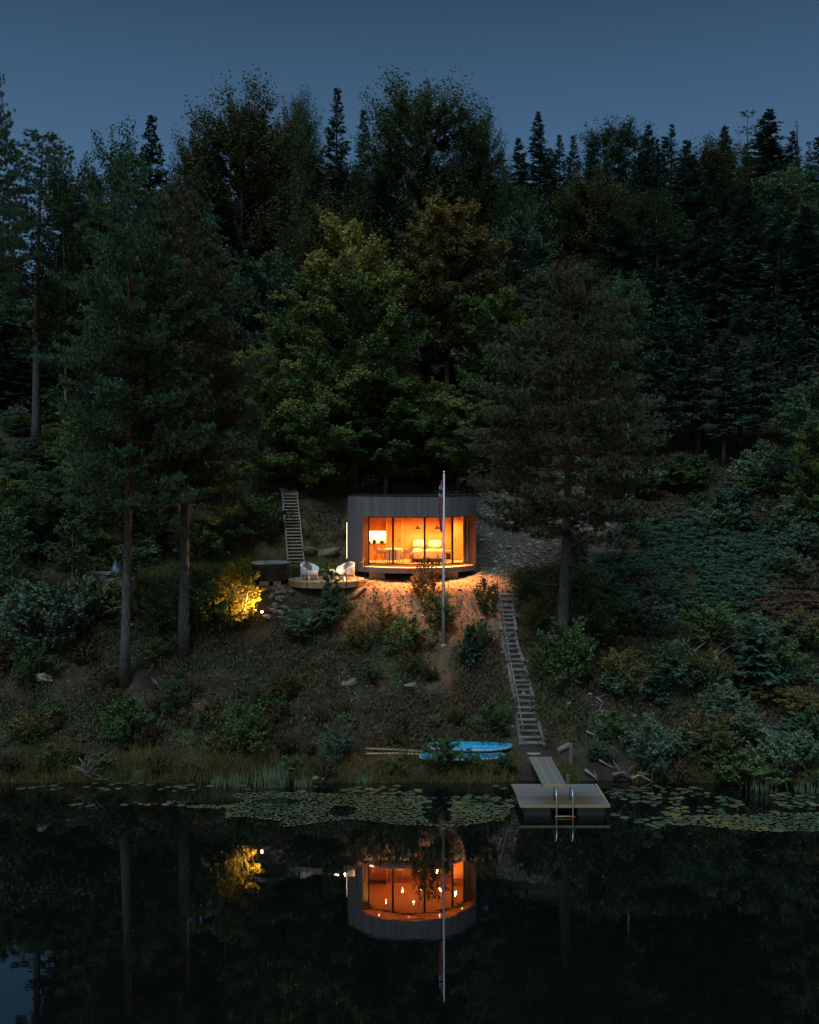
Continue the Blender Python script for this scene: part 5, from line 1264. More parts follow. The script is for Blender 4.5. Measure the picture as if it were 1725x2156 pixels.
tree('young_birch', 'young_birch', 28, 46, 1070, 80, 'thin young birch at the far left, above the bushes', 'birch', 'young birches on the bank')
tree('young_birch', 'young_birch', 152, 47, 1075, 75, 'young tree with thin bare stem in front of the stone stack', 'birch', 'young birches on the bank')
tree('young_birch', 'young_birch', 698, 45.4, 1196, 42, 'slim young tree with pale stem in front of the deck', 'birch', 'young birches on the bank')

# dark spruces at the back of the fern clearing and other forest trees, row by row
ORD = ['first', 'second', 'third', 'fourth', 'fifth', 'sixth', 'seventh', 'eighth', 'ninth', 'tenth', 'eleventh', 'twelfth', 'thirteenth', 'fourteenth', 'fifteenth', 'sixteenth']
rnd = random.Random(21)
for i, (u, d, vt) in enumerate([(1240, 60, 640), (1300, 62, 600), (1372, 60, 655), (1415, 63, 590), (1470, 60.5, 640), (1524, 59, 690), (1560, 62, 610), (1596, 60, 680), (1640, 63, 600), (1680, 61, 640), (1722, 60, 690)]):
    tree('spruce_c' if i % 2 else 'spruce_d', 'spruce_tree', u, d, vt, rnd.uniform(125, 160), 'tall bare-stemmed spruce behind the fern clearing, %s from the left' % ORD[i], 'spruce', 'spruces behind the fern clearing')
SKY = [(-60, 330), (0, 345), (150, 400), (330, 380), (400, 320), (600, 280), (750, 310), (1000, 310), (1080, 350), (1200, 400), (1400, 345), (1550, 345), (1725, 365), (1800, 370)]
rows_ = [(66, 11), (72, 11), (80, 13), (88, 14), (96, 14), (104, 15)]
for ri, (d, n) in enumerate(rows_):
    lo_u = -40 if d < 75 else (380 if d < 85 else 560)
    us = sorted(lo_u + (1770 - lo_u) * (i + rnd.uniform(.1, .9)) / n for i in range(n))
    wh = ('lowest', 'second', 'third', 'fourth', 'fifth', 'highest')[ri]
    for i, u in enumerate(us):
        vt = float(np.interp(u, [p[0] for p in SKY], [p[1] for p in SKY])) + rnd.uniform(25, 90) + max(0, 96 - d) * 2.2
        if u < 240: d = 96 + 7 * ri; vt = rnd.uniform(600, 660)
        x = (u - U0) * d / F; H = HC - (vt - H0) * d / F - gz(x, d)
        if H < 6: vt = H0 - (gz(x, d) + rnd.uniform(6, 10) - HC) * F / d
        key = rnd.choice(['spruce_a', 'spruce_b', 'spruce_d', 'beech_turn', 'broad_green', 'broad_teal', 'beech_dark'] if u < 1050 else ['spruce_a', 'spruce_c', 'spruce_c', 'beech_turn', 'spruce_a', 'spruce_b', 'spruce_d'])
        sp = 'spruce' in key
        tree(key, 'spruce_tree' if sp else 'broadleaf_tree', u, d + rnd.uniform(-2, 2), vt, rnd.uniform(115, 165) * 72 / d * (.8 if sp else 1.15), '%s in the %s row up the hillside, %s from the left' % ('dark spruce' if sp else 'dim broadleaf tree', wh, ORD[i]), 'spruce' if sp else 'tree', 'forest trees on the hillside')

for i, u in enumerate((-8, 38, 78, 118, 158)):
    tree('spruce_c', 'spruce_tree', u, 104 + 2 * (i % 2), 515 + 22 * (i % 3), 120, 'distant dark spruce behind the high left pine crown, %s from the left' % ORD[i], 'spruce', 'distant spruces at the left edge')
for i, u in enumerate((-25, 12, 48, 84, 120, 158)):
    tree('spruce_b', 'spruce_tree', u, 74 + 2 * (i % 2), 705 + 14 * (i % 3), 105, 'low dark spruce in the row under the high left pine crown, %s from the left' % ORD[i], 'spruce', 'low spruces at the left edge')
rnd = random.Random(63)
for i, u in enumerate((170, 225, 275, 320, 372, 415, 455)):
    tree('beech_dark' if i % 3 == 1 else 'spruce_c', 'broadleaf_tree' if i % 3 == 1 else 'spruce_tree', u, 63 + rnd.uniform(0, 6), float(np.interp(u, [p[0] for p in SKY], [p[1] for p in SKY])) + rnd.uniform(-5, 40), rnd.uniform(120, 160), 'dark tree filling the left skyline, %s from the left' % ORD[i], 'tree', 'dark trees filling the skyline')
for i, u in enumerate((560, 600, 665, 735, 800, 1045, 1080)):
    tree('beech_dark' if i % 3 == 0 else 'spruce_c', 'broadleaf_tree' if i % 3 == 0 else 'spruce_tree', u, 73 + rnd.uniform(0, 5), float(np.interp(u, [p[0] for p in SKY], [p[1] for p in SKY])) + rnd.uniform(-15, 35), rnd.uniform(105, 150), 'dark tree filling the central skyline, %s from the left' % ORD[i], 'tree', 'dark trees filling the skyline')
for i in range(16):
    u = 1110 + 42 * i + rnd.uniform(-12, 12)
    tree(('spruce_c', 'spruce_a', 'spruce_d', 'spruce_b')[i % 4], 'spruce_tree', u, 106 + rnd.uniform(-4, 6), float(np.interp(u, [p[0] for p in SKY], [p[1] for p in SKY])) + rnd.uniform(-88, 0), rnd.uniform(48, 78), 'dark tree filling the right skyline, %s from the left' % ORD[i], 'tree', 'dark trees filling the skyline')

# ------------------------------------------------------------------ shrubs
def shrub(key, name, u, v, wpx, hpx, label, cat='shrub', group=None, rot=None):
    p = hit(u, v); s_ = p.y / F
    if 560 < u < 1060 and v > 1340 or u < 560 and v > 1420: wpx, hpx = wpx * .8, hpx * .8
    if u > 1200 and v > 1300: hpx *= .82
    return plant(key, name, label, cat, p - Vector((0, 0, .06)), hpx * s_ + .06, wpx * s_ / 2, group, rot, 'foliage', 'stems')


q = hit(492, 1325)
shrub('shrub_lit', 'leafy_bush', 497, 1322, 108, 132, 'bush lit golden yellow by the garden spotlight', rot=.5)
SH = [('shrub_a', 415, 1335, 130, 125, 'dark side bush left of the golden lit one, right of the stout pine trunk'), ('shrub_b', 125, 1372, 180, 140, 'big teal-green bush sprawling below the stone stack'), ('shrub_a', 70, 1442, 100, 105, 'pale-leaved bush beside the big rock at far left'), ('shrub_b', 55, 1345, 120, 110, 'dark bush at far left below the thin young birch'),
      ('shrub_a', 345, 1330, 90, 100, 'dark bush between the two left pine trunks'), ('shrub_a', 215, 1300, 120, 70, 'bush just below the stone stack'), ('shrub_b', 645, 1338, 105, 50, 'dark teal bush in the shade under the deck'), ('shrub_a', 700, 1312, 80, 60, 'dark bush at the foot of the slim young tree'),
      ('shrub_thin', 905, 1292, 62, 112, 'thin twiggy bush backlit in front of the cabin glass'), ('shrub_thin', 880, 1262, 44, 52, 'small twiggy bush left of the backlit one'), ('shrub_a', 928, 1325, 75, 66, 'green bush behind the base of the flagpole'), ('shrub_o', 762, 1368, 95, 78, 'olive bush on the lit bank, left of two'), ('shrub_a', 860, 1378, 115, 92, 'olive-green bush left of the flagpole foot'),
      ('shrub_o', 808, 1330, 70, 52, 'low orange-lit bush in the middle of the bank'), ('shrub_o', 1026, 1296, 62, 66, 'orange-lit bush left of the top of the log stair'), ('shrub_a', 1112, 1262, 60, 44, 'dark bush overhanging the top of the log stair'), ('shrub_o', 1128, 1330, 56, 66, 'reddish bush right of the upper log stair'), ('shrub_a', 1015, 1362, 56, 60, 'dark bush left of the upper log stair'),
      ('shrub_a', 520, 1592, 125, 125, 'round green bush low on the left slope'), ('shrub_b', 712, 1606, 82, 90, 'pale teal bush just above the shore grass'), ('shrub_a', 270, 1568, 130, 112, 'green bush at the foot of the left shore pine'), ('shrub_a', 940, 1614, 112, 66, 'bush hiding the middle of the paddle boards'), 
      ('shrub_a', 1035, 1545, 90, 80, 'dark bush left of the lower log stair'), ('shrub_o', 128, 1612, 120, 55, 'low twiggy brown bush above the left shore'), ('shrub_b', 1372, 1632, 110, 130, 'blue-green willow bush right of the dock'), ('shrub_o', 1492, 1605, 135, 120, 'olive and orange bush below the dead branches'), ('shrub_a', 1565, 1652, 130, 80, 'green bush in the shore grass on the right'),
      ('shrub_b', 1655, 1642, 120, 110, 'green willow bush near the right edge of the shore'), ('shrub_a', 1710, 1585, 90, 110, 'dark green bush at the right edge'), ('shrub_yellow', 1690, 1510, 85, 70, 'yellow-green layered bush near the right edge'), ('shrub_yellow', 1625, 1480, 70, 45, 'yellow-tinged bush left of the layered one'), ('shrub_a', 1420, 1440, 110, 100, 'dark bush below the upper dead-wood pile'),
      ('shrub_o', 1300, 1452, 130, 90, 'brown bush right of the log stair'), ('shrub_a', 1250, 1360, 125, 130, 'dark green bush right of the broad pine trunk'), ('shrub_b', 1345, 1335, 130, 95, 'dark teal bush under the lower edge of the ferns'), ('spruce_small', 1560, 1125, 70, 95, 'dark juniper-like bush standing in the fern clearing'), ('shrub_o', 1700, 1370, 110, 90, 'brown-red bush at the right edge below the ferns'),
      ('shrub_a', 1200, 1445, 120, 130, 'dense dark bush hiding the foot of the broad pine'), ('shrub_a', 1140, 1425, 60, 66, 'dark bush right of the middle of the log stair'), ('shrub_a', 1500, 1350, 120, 90, 'dark bush right of the fern slope'), ('shrub_o', 1490, 1450, 120, 80, 'brown-stemmed bush in the middle of the right slope'), ('shrub_a', 1640, 1430, 120, 100, 'dark green bush on the right slope'), 
      ('shrub_a', 1450, 1030, 120, 70, 'green bush at the forest edge behind the ferns'), ('shrub_b', 1350, 1050, 140, 70, 'green bush at the top of the scree'), ('shrub_b', 1610, 1035, 120, 80, 'pale bush at the forest edge on the right'),
      ('shrub_yellow', 1690, 1075, 80, 40, 'yellow bush at the forest edge near the right edge'), ('shrub_a', 1270, 1010, 120, 70, 'bush behind the broad pine at the forest edge'), ('shrub_a', 560, 1140, 100, 90, 'bush on the bank left of the timber stair'), ('shrub_a', 430, 1180, 120, 70, 'bush on the bank behind the pines'), ('shrub_b', 300, 1190, 90, 50, 'pale bush beside the blue tarpaulin'), ('shrub_a', 700, 1040, 110, 70, 'dark bush above the bank between stair and cabin'),
      ('shrub_b', 1215, 1175, 60, 50, 'small teal bush on the scree behind the broad pine'), ('shrub_a', 1000, 1625, 60, 45, 'small grassy bush right under the paddle boards'), ('shrub_b', 1260, 1602, 60, 50, 'small bright green bush right of the mooring post'), ('shrub_o', 60, 1560, 110, 70, 'dark low bush at the far left above the shore'), ('shrub_a', 1290, 1560, 80, 70, 'dark bush left of the willow bush')]
for i, s_ in enumerate(SH):
    nm = {'spruce_small': 'juniper_bush', 'shrub_thin': 'twiggy_bush', 'shrub_b': 'willow_bush', 'shrub_yellow': 'maple_bush'}.get(s_[0], 'leafy_bush')
    shrub(s_[0], nm, *s_[1:6])
for i, (u, v, w_, h_) in enumerate([(95, 1622, 60, 34), (215, 1618, 70, 40), (330, 1622, 60, 36), (400, 1628, 55, 30), (610, 1630, 70, 38), (680, 1632, 60, 30), (830, 1626, 70, 34), (1060, 1625, 50, 30), (1430, 1650, 70, 50), (1610, 1655, 60, 36), (1715, 1660, 60, 44), (20, 1625, 70, 44)]):
    shrub(('shrub_o', 'shrub_a', 'heath')[i % 3], 'shore_bush', u, v, w_, h_, 'small bush growing in the shore grass, %s from the left' % ORD[i + 1] if u != 20 else 'small bush in the shore grass at the very left edge', 'shrub', 'small bushes in the shore grass')
shrub('spruce_small', 'young_spruce', 992, 1400, 68, 105, 'young dark spruce on the bank left of the log stair', 'spruce', 'young conifers on the slope')
shrub('pine_small', 'young_pine', 365, 1512, 72, 92, 'young pine below the stout pine trunk', 'pine', 'young conifers on the slope')
shrub('spruce_small', 'young_spruce', 1590, 1450, 120, 150, 'young spruce on the right slope beside the bleached logs', 'spruce', 'young conifers on the slope')
shrub('spruce_small', 'young_spruce', 1385, 1475, 60, 80, 'small spruce left of the brown-stemmed bush', 'spruce', 'young conifers on the slope')
shrub('spruce_small', 'young_spruce', 1520, 1115, 60, 80, 'small spruce left of the juniper-like bush', 'spruce', 'young conifers on the slope')

ORD2 = ORD + ['seventeenth', 'eighteenth', 'nineteenth', 'twentieth', 'twenty-first', 'twenty-second', 'twenty-third', 'twenty-fourth']
rnd = random.Random(41)
for zone, (u0, u1, v0, v1), n in (('left slope below the pines', (0, 560, 1350, 1600), 24), ('middle slope below the cabin', (570, 1050, 1400, 1600), 20), ('right slope below the ferns', (1200, 1725, 1290, 1610), 24), ('bank at far left', (0, 330, 1060, 1330), 14), ('bank around the bare pine trunk', (-20, 180, 880, 1040), 16), ('forest edge above the ferns', (1230, 1725, 1000, 1075), 14), ('fern clearing', (1230, 1700, 1100, 1280), 9)):
    for i, v in enumerate(sorted(rnd.uniform(v0, v1) for _ in range(n))):
        w_ = rnd.uniform(40, 85) if 'middle' in zone or 'pines' in zone else rnd.uniform(50, 110)
        shrub(('shrub_b' if 'fern' in zone else rnd.choice(['heath', 'heath', 'shrub_o', 'heath', 'shrub_a'])) if v0 > 1050 else rnd.choice(['shrub_a', 'shrub_b', 'broad_green']), 'low_bush', rnd.uniform(u0, u1), v, w_, w_ * rnd.uniform(.45, .8), 'low bush on the %s, %s from the top' % (zone, ORD2[i]), 'shrub', 'low bushes on the slope')

# ------------------------------------------------------------------ ground cover nobody could count
g = np.random.default_rng(77)


def in_front(x, y):      # places kept open: gravel, terrace, lit bank, cabin, stair
    b = (x > -3.3) & (x < 4.9) & (y > 45.0) & (y < 56)
    s_ = (x > 3.4) & (x < 11) & (y > 49.8) & (y < 57)
    tr_ = (x > -8.2) & (x < -2) & (y > 46) & (y < 53.5)
    st_ = (np.abs(x - np.interp(y, [38.8, 42, 46.5], [4.6, 4.55, 4.1])) < .55) & (y < 46.8)
    pa = (np.abs(x - 1.3) < .7) & (y > 42) & (y < 45.5)
    return b | (s_ & (vnoise(x * .9, y * .9, 51) < .22)) | tr_ | st_ | pa


def scatter(n, xr, yr, keep):
    x = g.uniform(*xr, n); y = g.uniform(*yr, n); k_ = keep(x, y)
    return x[k_], y[k_]


def tufts(x, y, per, spread, L_, W_, upz=.9, tone_scale=.5, a_fn=None, h=.25):
    n = len(x); z = ground(x, y)
    C3 = np.repeat(np.stack([x, y, z], 1), per, 0); m = len(C3)
    C3[:, :2] += g.normal(0, spread, (m, 2)); C3[:, 2] = ground(C3[:, 0], C3[:, 1]) + np.abs(g.normal(0, h * .5, m)) + .03
    t = unit(g.normal(0, .55, (m, 3)) + np.array([0, 0, upz])); nn = unit(g.normal(0, 1, (m, 3)))
    V = rhomb(C3, t, nn, L_ * g.uniform(.6, 1.4, m), W_ * g.uniform(.6, 1.4, m))
    tn = np.clip(np.repeat(g.random(n), per) * tone_scale + g.random(m) * (1 - tone_scale), 0, 1)
    patch = np.clip(vnoise(C3[:, 0] * .5, C3[:, 1] * .5, 12) * 2.0 + .0, 0, .8) if a_fn is None else a_fn(C3[:, 0], C3[:, 1])
    return V, tn, np.clip(patch * g.uniform(.5, 1.1, m), 0, 1)


x, y = scatter(20000, (-24, 24), (39.4, 64), lambda x, y: ~in_front(x, y) & (np.abs(x) < .42 * y + 1) & (vnoise(x * .8, y * .8, 13) > -.18))
tag(link('undergrowth', leafmesh('undergrowth', *tufts(x, y, 16, .17, .17, .065)), M['heath']), 'low dark heather and litter plants covering the slope', 'undergrowth', None, 'stuff')
n = 19000
x = g.uniform(-23, 23, n); y = g.uniform(39.3, 60, n); k_ = (np.abs(x) < .42 * y + 1) & ~((x > -3.2) & (x < 3.4) & (y > 48)) & ~((np.abs(x - 5) < .6) & (y < 39))
x, y = x[k_], y[k_]; m = len(x); c = np.stack([x, y, ground(x, y) + .015 + .02 * g.random(m)], 1)
tw = g.random(m) < .16
Ln = np.where(tw, g.uniform(.2, .9, m), g.uniform(.05, .13, m)); Wn = np.where(tw, g.uniform(.012, .03, m), Ln * .65)
a = g.uniform(0, 6.28, m); t = np.stack([np.cos(a), np.sin(a) * .8, np.sin(a) * .55 + g.normal(0, .12, m)], 1)
V = rhomb(c, t, unit(np.array([0, -.55, .85]) + g.normal(0, .3, (m, 3))), Ln, Wn)
tag(link('leaf_litter', leafmesh('leaf_litter', V, g.random(m) ** 2, np.clip(g.normal(.1, .25, m), 0, .8)), leafmat('litter', (.020, .015, .013), (.15, .12, .105), (.14, .075, .035), .02, 0)), 'fallen leaves and twigs strewn over the slope', 'leaf litter', None, 'stuff')
x, y = scatter(5200, (-22, 22), (39.3, 58), lambda x, y: ~in_front(x, y) & (np.abs(x) < .42 * y + 1) & (vnoise(x * .6, y * .6, 61) > -.05))
m = len(x); hh = g.uniform(.25, .95, m); t = unit(np.stack([g.normal(0, .35, m), g.normal(-.1, .3, m), np.ones(m)], 1)); c = np.stack([x, y, ground(x, y)], 1) + t * hh[:, None] * .48
tag(link('bare_stems', leafmesh('bare_stems', rhomb(c, t, unit(np.stack([g.normal(0, .5, m), -np.ones(m), np.zeros(m)], 1)), hh, .022 * g.uniform(.6, 1.5, m)), g.random(m) ** 2, np.zeros(m)), leafmat('stems', (.03, .022, .018), (.12, .105, .095), (.1, .07, .05), .02, 0)), 'bare dead stems and grasses standing among the low plants', 'stems', None, 'stuff')
x, y = scatter(1500, (-3.6, 5.6), (44.6, 50), lambda x, y: (vnoise(x * 1.1, y * 1.1, 14) > .08) & ~((np.abs(x - 4.2) < .5)) & ~((x > -5.8) & (x < -2.0) & (y > 46)) & (y < 47.6))
tag(link('bank_weeds', leafmesh('bank_weeds', *tufts(x, y, 9, .10, .10, .035, a_fn=lambda a, b_: np.full(len(a), .45))), M['heath']), 'sparse weeds on the lit earth bank', 'weeds', None, 'stuff')
x, y = scatter(2600, (-13, -2.6), (48.5, 53), lambda x, y: ((x < -5.6) | (y > 49.4)) & (np.hypot(x + 6.5, y - 48.3) > 1.0))
tag(link('lawn_grass', leafmesh('lawn_grass', *tufts(x, y, 10, .10, .14, .02, 1.6, a_fn=lambda a, b_: np.full(len(a), .03))), leafmat('lawn_blades', (.05, .10, .02), (.10, .17, .04), (.15, .14, .04), .1, .3)), 'short green grass round the hot tub and deck', 'grass', None, 'stuff')
# shore grass: thin leaning blades along the waterline
n = 26000
x = g.uniform(-17, 17, n); x = x[np.abs(x) < 16.8]; y = 37.75 + np.abs(g.normal(0, .62, len(x)))
k_ = ~((x > 4.2) & (x < 5.6)) & ((y < 39.6)) & (vnoise(x * 1.3, y * .8, 15) + .5 * vnoise(x * 4, y * 3, 19) > -.38) & ~((x > 5.6) & (x < 8.3) & (vnoise(x * 2, y, 16) < .15)) & ~((np.abs(x - 2.2) < 1.5) & (y > 38.7))
x, y = x[k_], y[k_]; z = ground(x, y); m = len(x); hh = g.uniform(.14, .46, m) * np.clip(1 + 1.3 * vnoise(x * 1.1, y * .9, 17) + .8 * vnoise(x * 4.3, y * 3, 20), .35, 2); a = g.uniform(0, 6.28, m)
t = unit(np.stack([np.cos(a) * .35, np.sin(a) * .35 - .15, np.ones(m)], 1)); c = np.stack([x, y, z], 1) + t * hh[:, None] * .46
V = rhomb(c, t, unit(np.stack([np.cos(a + 1.5), np.sin(a + 1.5), np.zeros(m)], 1) + g.normal(0, .4, (m, 3))), hh, .028 * g.uniform(.6, 1.5, m))
gr = np.clip(vnoise(x * .55, y * .8, 18) * 2.0 + .5 * vnoise(x * 2.5, y * 2, 21) + .40, 0, 1)
tag(link('shore_grass', leafmesh('shore_grass', V, np.clip(gr * .5 + .5 * g.random(m), 0, 1), np.clip(gr - .4, 0, 1) * g.random(m)), M['grass']), 'yellowing grass along the water edge', 'grass', None, 'stuff')


def reed(u, v, wd_, hgt, n, label):
    d = 11 * F / (v - H0); x0 = (u - U0) * d / F
    t_ = thing('reed_clump', label, 'reeds', (x0, d, 0), 'reed clumps in the shallows')
    n = int(n * .6); x = x0 + g.normal(0, wd_ / 2, n); y = d + g.normal(0, .15, n); hh = hgt * g.uniform(.6, 1.1, n)
    tt = unit(np.stack([g.normal(0, .13, n), g.normal(0, .13, n), np.ones(n)], 1)); c = np.stack([x, y, np.full(n, -.05)], 1) + tt * hh[:, None] * .5
    V = rhomb(c, tt, unit(np.stack([g.normal(0, .4, n), -np.ones(n), np.zeros(n)], 1)), hh, .028)
    link('foliage', leafmesh('foliage', V, g.random(n), g.random(n) * .2), M['reed'], t_)
reed(574, 1661, .55, .95, 150, 'tall blue-green reed clump at the left shore, the densest one')
reed(470, 1658, .5, .6, 60, 'sparse reeds left of the densest clump')
reed(505, 1660, .4, .7, 60, 'thin reeds between the sparse and the densest clump')
reed(635, 1660, .5, .6, 50, 'sparse reeds right of the densest clump')
reed(770, 1652, .4, .55, 40, 'few reeds below the pale teal bush')
reed(1700, 1672, .5, .6, 70, 'reeds in the water at the right edge')
reed(1600, 1668, .5, .5, 60, 'reeds left of those at the right edge')

# ferns: arching fronds in a dense slope
def in_poly(px, py, poly):
    ins = np.zeros(len(px), bool); j = len(poly) - 1
    for i in range(len(poly)):
        xi, yi = poly[i]; xj, yj = poly[j]
        c_ = ((yi > py) != (yj > py)) & (px < (xj - xi) * (py - yi) / (yj - yi + 1e-9) + xi); ins ^= c_; j = i
    return ins


def fern_field(name, poly, n, brown, label):
    us = [p[0] for p in poly]; vs = [p[1] for p in poly]
    u = g.uniform(min(us), max(us), n); v = g.uniform(min(vs), max(vs), n); k_ = in_poly(u, v, poly); u, v = u[k_] + g.normal(0, 22, k_.sum()), v[k_] + g.normal(0, 13, k_.sum()); ok = vnoise(u * .02, v * .03, 41) > -.28; u, v = u[ok], v[ok]
    pts = np.array([hit(a, b_) for a, b_ in zip(u, v)]); cs, ts, ns, Ls, tn, au = [], [], [], [], [], []
    for p in pts:
        bt = g.random(); br = np.clip(brown + g.normal(0, .18), 0, 1)
        nf = 7; hgt = g.uniform(.22, .85) * (1 + .8 * float(vnoise(p[0] * .9, p[1] * .9, 44)))
        for k_ in range(nf):
            fr_ = g.random() ** 1.5; a = g.uniform(0, 6.28); d = np.array([math.cos(a), math.sin(a), 0]); ln = g.uniform(.32, .70)
            s_ = np.linspace(.15, 1, 7); mid = p + d * (ln * s_ * .8)[:, None] + np.array([0, 0, 1]) * (hgt * (1.6 * s_ - 1.05 * s_ ** 2))[:, None]
            lat = np.array([-d[1], d[0], 0])
            for sd in (-1, 1):
                w_ = .20 * (1.1 - s_); cs.append(mid + lat * sd * (w_ * .5)[:, None]); ts.append(np.repeat((lat * sd * .9 + d * .45)[None], 7, 0)); ns.append(np.repeat(np.array([[0, -.45, .8]]) + g.normal(0, .45, (1, 3)), 7, 0) + g.normal(0, .5, (7, 3))); Ls.append(w_); tn.append(np.clip(.45 * bt + .35 * fr_ + .2 * g.random(7), 0, 1)); au.append(np.full(7, br))
    L_ = np.concatenate(Ls)
    V = rhomb(np.concatenate(cs), np.concatenate(ts), unit(np.concatenate(ns)), L_ * 1.1, .055 + .05 * L_)
    tag(link(name, leafmesh(name, V, np.concatenate(tn), np.concatenate(au)), M['fern']), label, 'ferns', None, 'stuff')
fern_field('fern_patch', [(1215, 1215), (1330, 1175), (1365, 1110), (1480, 1085), (1560, 1120), (1650, 1150), (1690, 1210), (1640, 1250), (1520, 1290), (1400, 1290), (1290, 1270)], 2700, .03, 'pale green ferns filling the clearing on the right')
fern_field('brown_bracken', [(1310, 1070), (1420, 1040), (1560, 1060), (1720, 1090), (1725, 1150), (1660, 1150), (1560, 1110), (1480, 1085), (1365, 1100)], 700, .75, 'rust-brown bracken along the top of the fern clearing')
fern_field('red_bracken', [(1640, 1210), (1700, 1170), (1730, 1180), (1730, 1330), (1660, 1320), (1600, 1290)], 560, .9, 'reddish bracken at the right edge of the fern clearing')

# ------------------------------------------------------------------ water lilies
def lily_mesh(seed, n=14):
    g2 = np.random.default_rng(seed); cut = g2.uniform(.18, .35)
    a = np.linspace(cut, 2 * PI - cut, n); r = 1 + g2.normal(0, .03, n)
    top = [(0, 0, .006)] + [(r[i] * math.cos(a[i]), .92 * r[i] * math.sin(a[i]), .006 + .02 * abs(math.sin(a[i] * 1.5 + seed))) for i in range(n)]
    bot = [(x, y, -.004) for x, y, z in top]; k_ = n + 1
    f = MB(); f.add(top + bot, [(0, i, i + 1) for i in range(1, n)] + [(k_, k_ + i + 1, k_ + i) for i in range(1, n)] + [(i, k_ + i, k_ + i + 1, i + 1) for i in range(1, n)], g2.random())
    me = f.mesh('lily_pad'); at = me.attributes.new('autumn', 'FLOAT', 'FACE'); at.data.foreach_set('value', [float(seed % 7 == 4) * .7] * len(me.polygons)); me.materials.append(M['lily']); return me
LM = [lily_mesh(i) for i in range(10)]


def wpt(u, v): d = 11 * F / (v - H0); return (u - U0) * d / F, d


def wuv(x, y): return U0 + x * F / y, H0 + 11 * F / y
rnd = random.Random(9); placed = []
def lilies(poly, n, smin, smax, noise_cut, out, tries=12):
    us = [p[0] for p in poly]; vs = [p[1] for p in poly]; c = 0
    for _ in range(n * tries):
        if c >= n: break
        # even over the water's surface, not over the picture
        x, y = wpt(rnd.uniform(min(us), max(us)), 0 + H0 + 11 * F / rnd.uniform(11 * F / (max(vs) - H0), 11 * F / (min(vs) - H0)))
        u, v = wuv(x, y)
        if not in_poly(np.array([u]), np.array([v]), poly)[0]: continue
        if float(vnoise(x * .9, y * .9, 31)) < noise_cut: continue
        if 3.5 < x < 6.8 and 33.8 < y < 38.6: continue
        if ground(x, y) > -.03: continue
        r = rnd.uniform(smin, smax)
        if any((x - a) ** 2 + (y - b_) ** 2 < (.75 * (r + r2)) ** 2 for a, b_, r2 in placed): continue
        placed.append((x, y, r)); out.append((x, y, r)); c += 1
RIGHT = [(1283, 1668), (1380, 1655), (1560, 1660), (1740, 1680), (1740, 1735), (1640, 1750), (1480, 1735), (1380, 1745), (1290, 1715)]
MIDL = [(840, 1668), (955, 1655), (1075, 1655), (1075, 1715), (1000, 1720), (880, 1712)]
SPARSE = [(25, 1646), (200, 1646), (330, 1650), (640, 1657), (660, 1668), (420, 1668), (30, 1662)]
SP2 = [(150, 1690), (400, 1690), (390, 1698), (150, 1700)]
SP3 = [(720, 1660), (840, 1655), (830, 1672), (730, 1672)]
A_, B_, D_ = [], [], []
lilies(RIGHT, 190, .08, .19, -.10, A_); lilies(MIDL, 70, .09, .18, -.2, A_); lilies(SPARSE, 36, .10, .19, -.05, B_); lilies(SP2, 14, .09, .15, -.3, B_); lilies(SP3, 16, .10, .18, -.3, B_)
for lst, lab, grp in ((A_, 'round green lily pad floating in the loose group beside the dock', 'lily pads around the dock'), (B_, 'single lily pad floating on the dark water along the left shore', 'scattered lily pads along the left shore')):
    for i, (x, y, r) in enumerate(lst):
        o = bpy.data.objects.new('lily_pad', LM[rnd.randrange(10)]); C.objects.link(o); o.location = (x, y, .012 + .006 * rnd.random()); o.scale = (r, r, r * 1.0); o.rotation_euler = (0, 0, rnd.uniform(0, 6.28)); tag(o, lab, 'lily pad', grp)
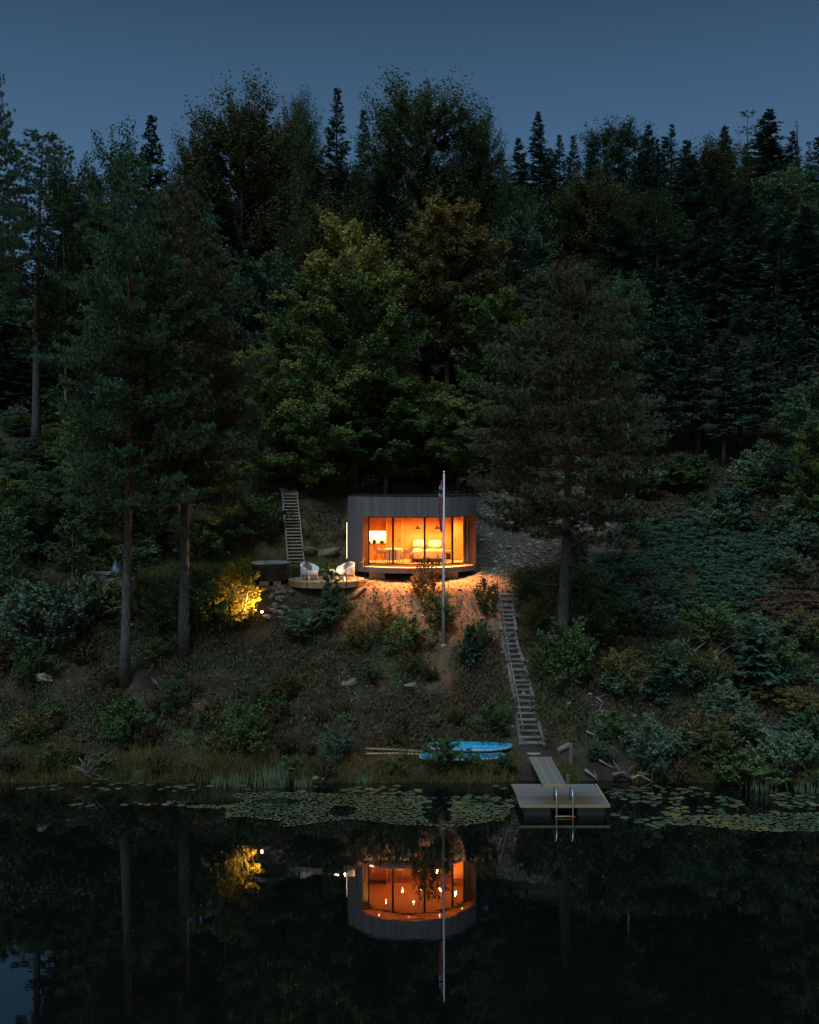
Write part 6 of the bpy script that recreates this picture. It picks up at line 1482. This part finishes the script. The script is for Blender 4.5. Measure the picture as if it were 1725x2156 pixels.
MAT_ = [(345, 1690), (420, 1678), (560, 1668), (700, 1672), (860, 1678), (1000, 1690), (1075, 1705), (1060, 1728), (960, 1742), (850, 1738), (740, 1725), (600, 1742), (560, 1728), (470, 1722), (480, 1705), (400, 1702)]
MATR = [(1380, 1722), (1500, 1718), (1740, 1712), (1740, 1752), (1600, 1752), (1480, 1740)]
lilies(MAT_, 1450, .04, .092, -.13, D_, 8); lilies(MATR, 260, .055, .11, -.35, D_, 8)
V_, Q_, T_, A2 = [], [], [], []
for x, y, r in D_:
    n = 8; a0 = rnd.uniform(0, 6.28); b0 = len(V_)
    tilt = rnd.uniform(-.12, .12)
    pts_ = [(x + r * rnd.uniform(.85, 1.1) * math.cos(a0 + 5.7 * k_ / (n - 1)), y + r * .9 * math.sin(a0 + 5.7 * k_ / (n - 1)), .016 + max(0, tilt * math.cos(2 * PI * k_ / n)) * r + .003 * rnd.random()) for k_ in range(n)]
    V_ += [(x, y, .014)] + pts_
    tn = rnd.random(); an = max(0, min(1, .35 + float(vnoise(x * .4, y * .4, 33)) * 1.3)) * .55
    for k_ in range(1, n): Q_.append((b0, b0 + k_, b0 + k_ + 1) if k_ + 1 <= n else None); T_.append(tn); A2.append(an)
me = mesh_np('lily_mat', np.array(V_), np.array(Q_), {'tone': ('FACE', np.array(T_)), 'autumn': ('FACE', np.array(A2))})
tag(link('lily_mat', me, M['lily']), 'dense mat of small lily leaves on the water', 'water lilies', None, 'stuff')

# ------------------------------------------------------------------ dusk haze in the air over lake and hillside
HAZE = .00002
if HAZE:
    m, nt, N, L = _nt('dusk_air'); out = N('ShaderNodeOutputMaterial'); v = N('ShaderNodeVolumePrincipled')
    v.inputs['Color'].default_value = (.62, .80, .95, 1); v.inputs['Density'].default_value = HAZE; v.inputs['Anisotropy'].default_value = .2
    L(v.outputs[0], out.inputs['Volume'])
    f = MB(); f.span((-430, -430, -6), (430, 640, 72)); tag(f.build('haze', m), 'thin dusk haze over the lake and hillside', 'haze', None, 'stuff')
    cy.volume_bounces = 0; cy.volume_step_rate = 5
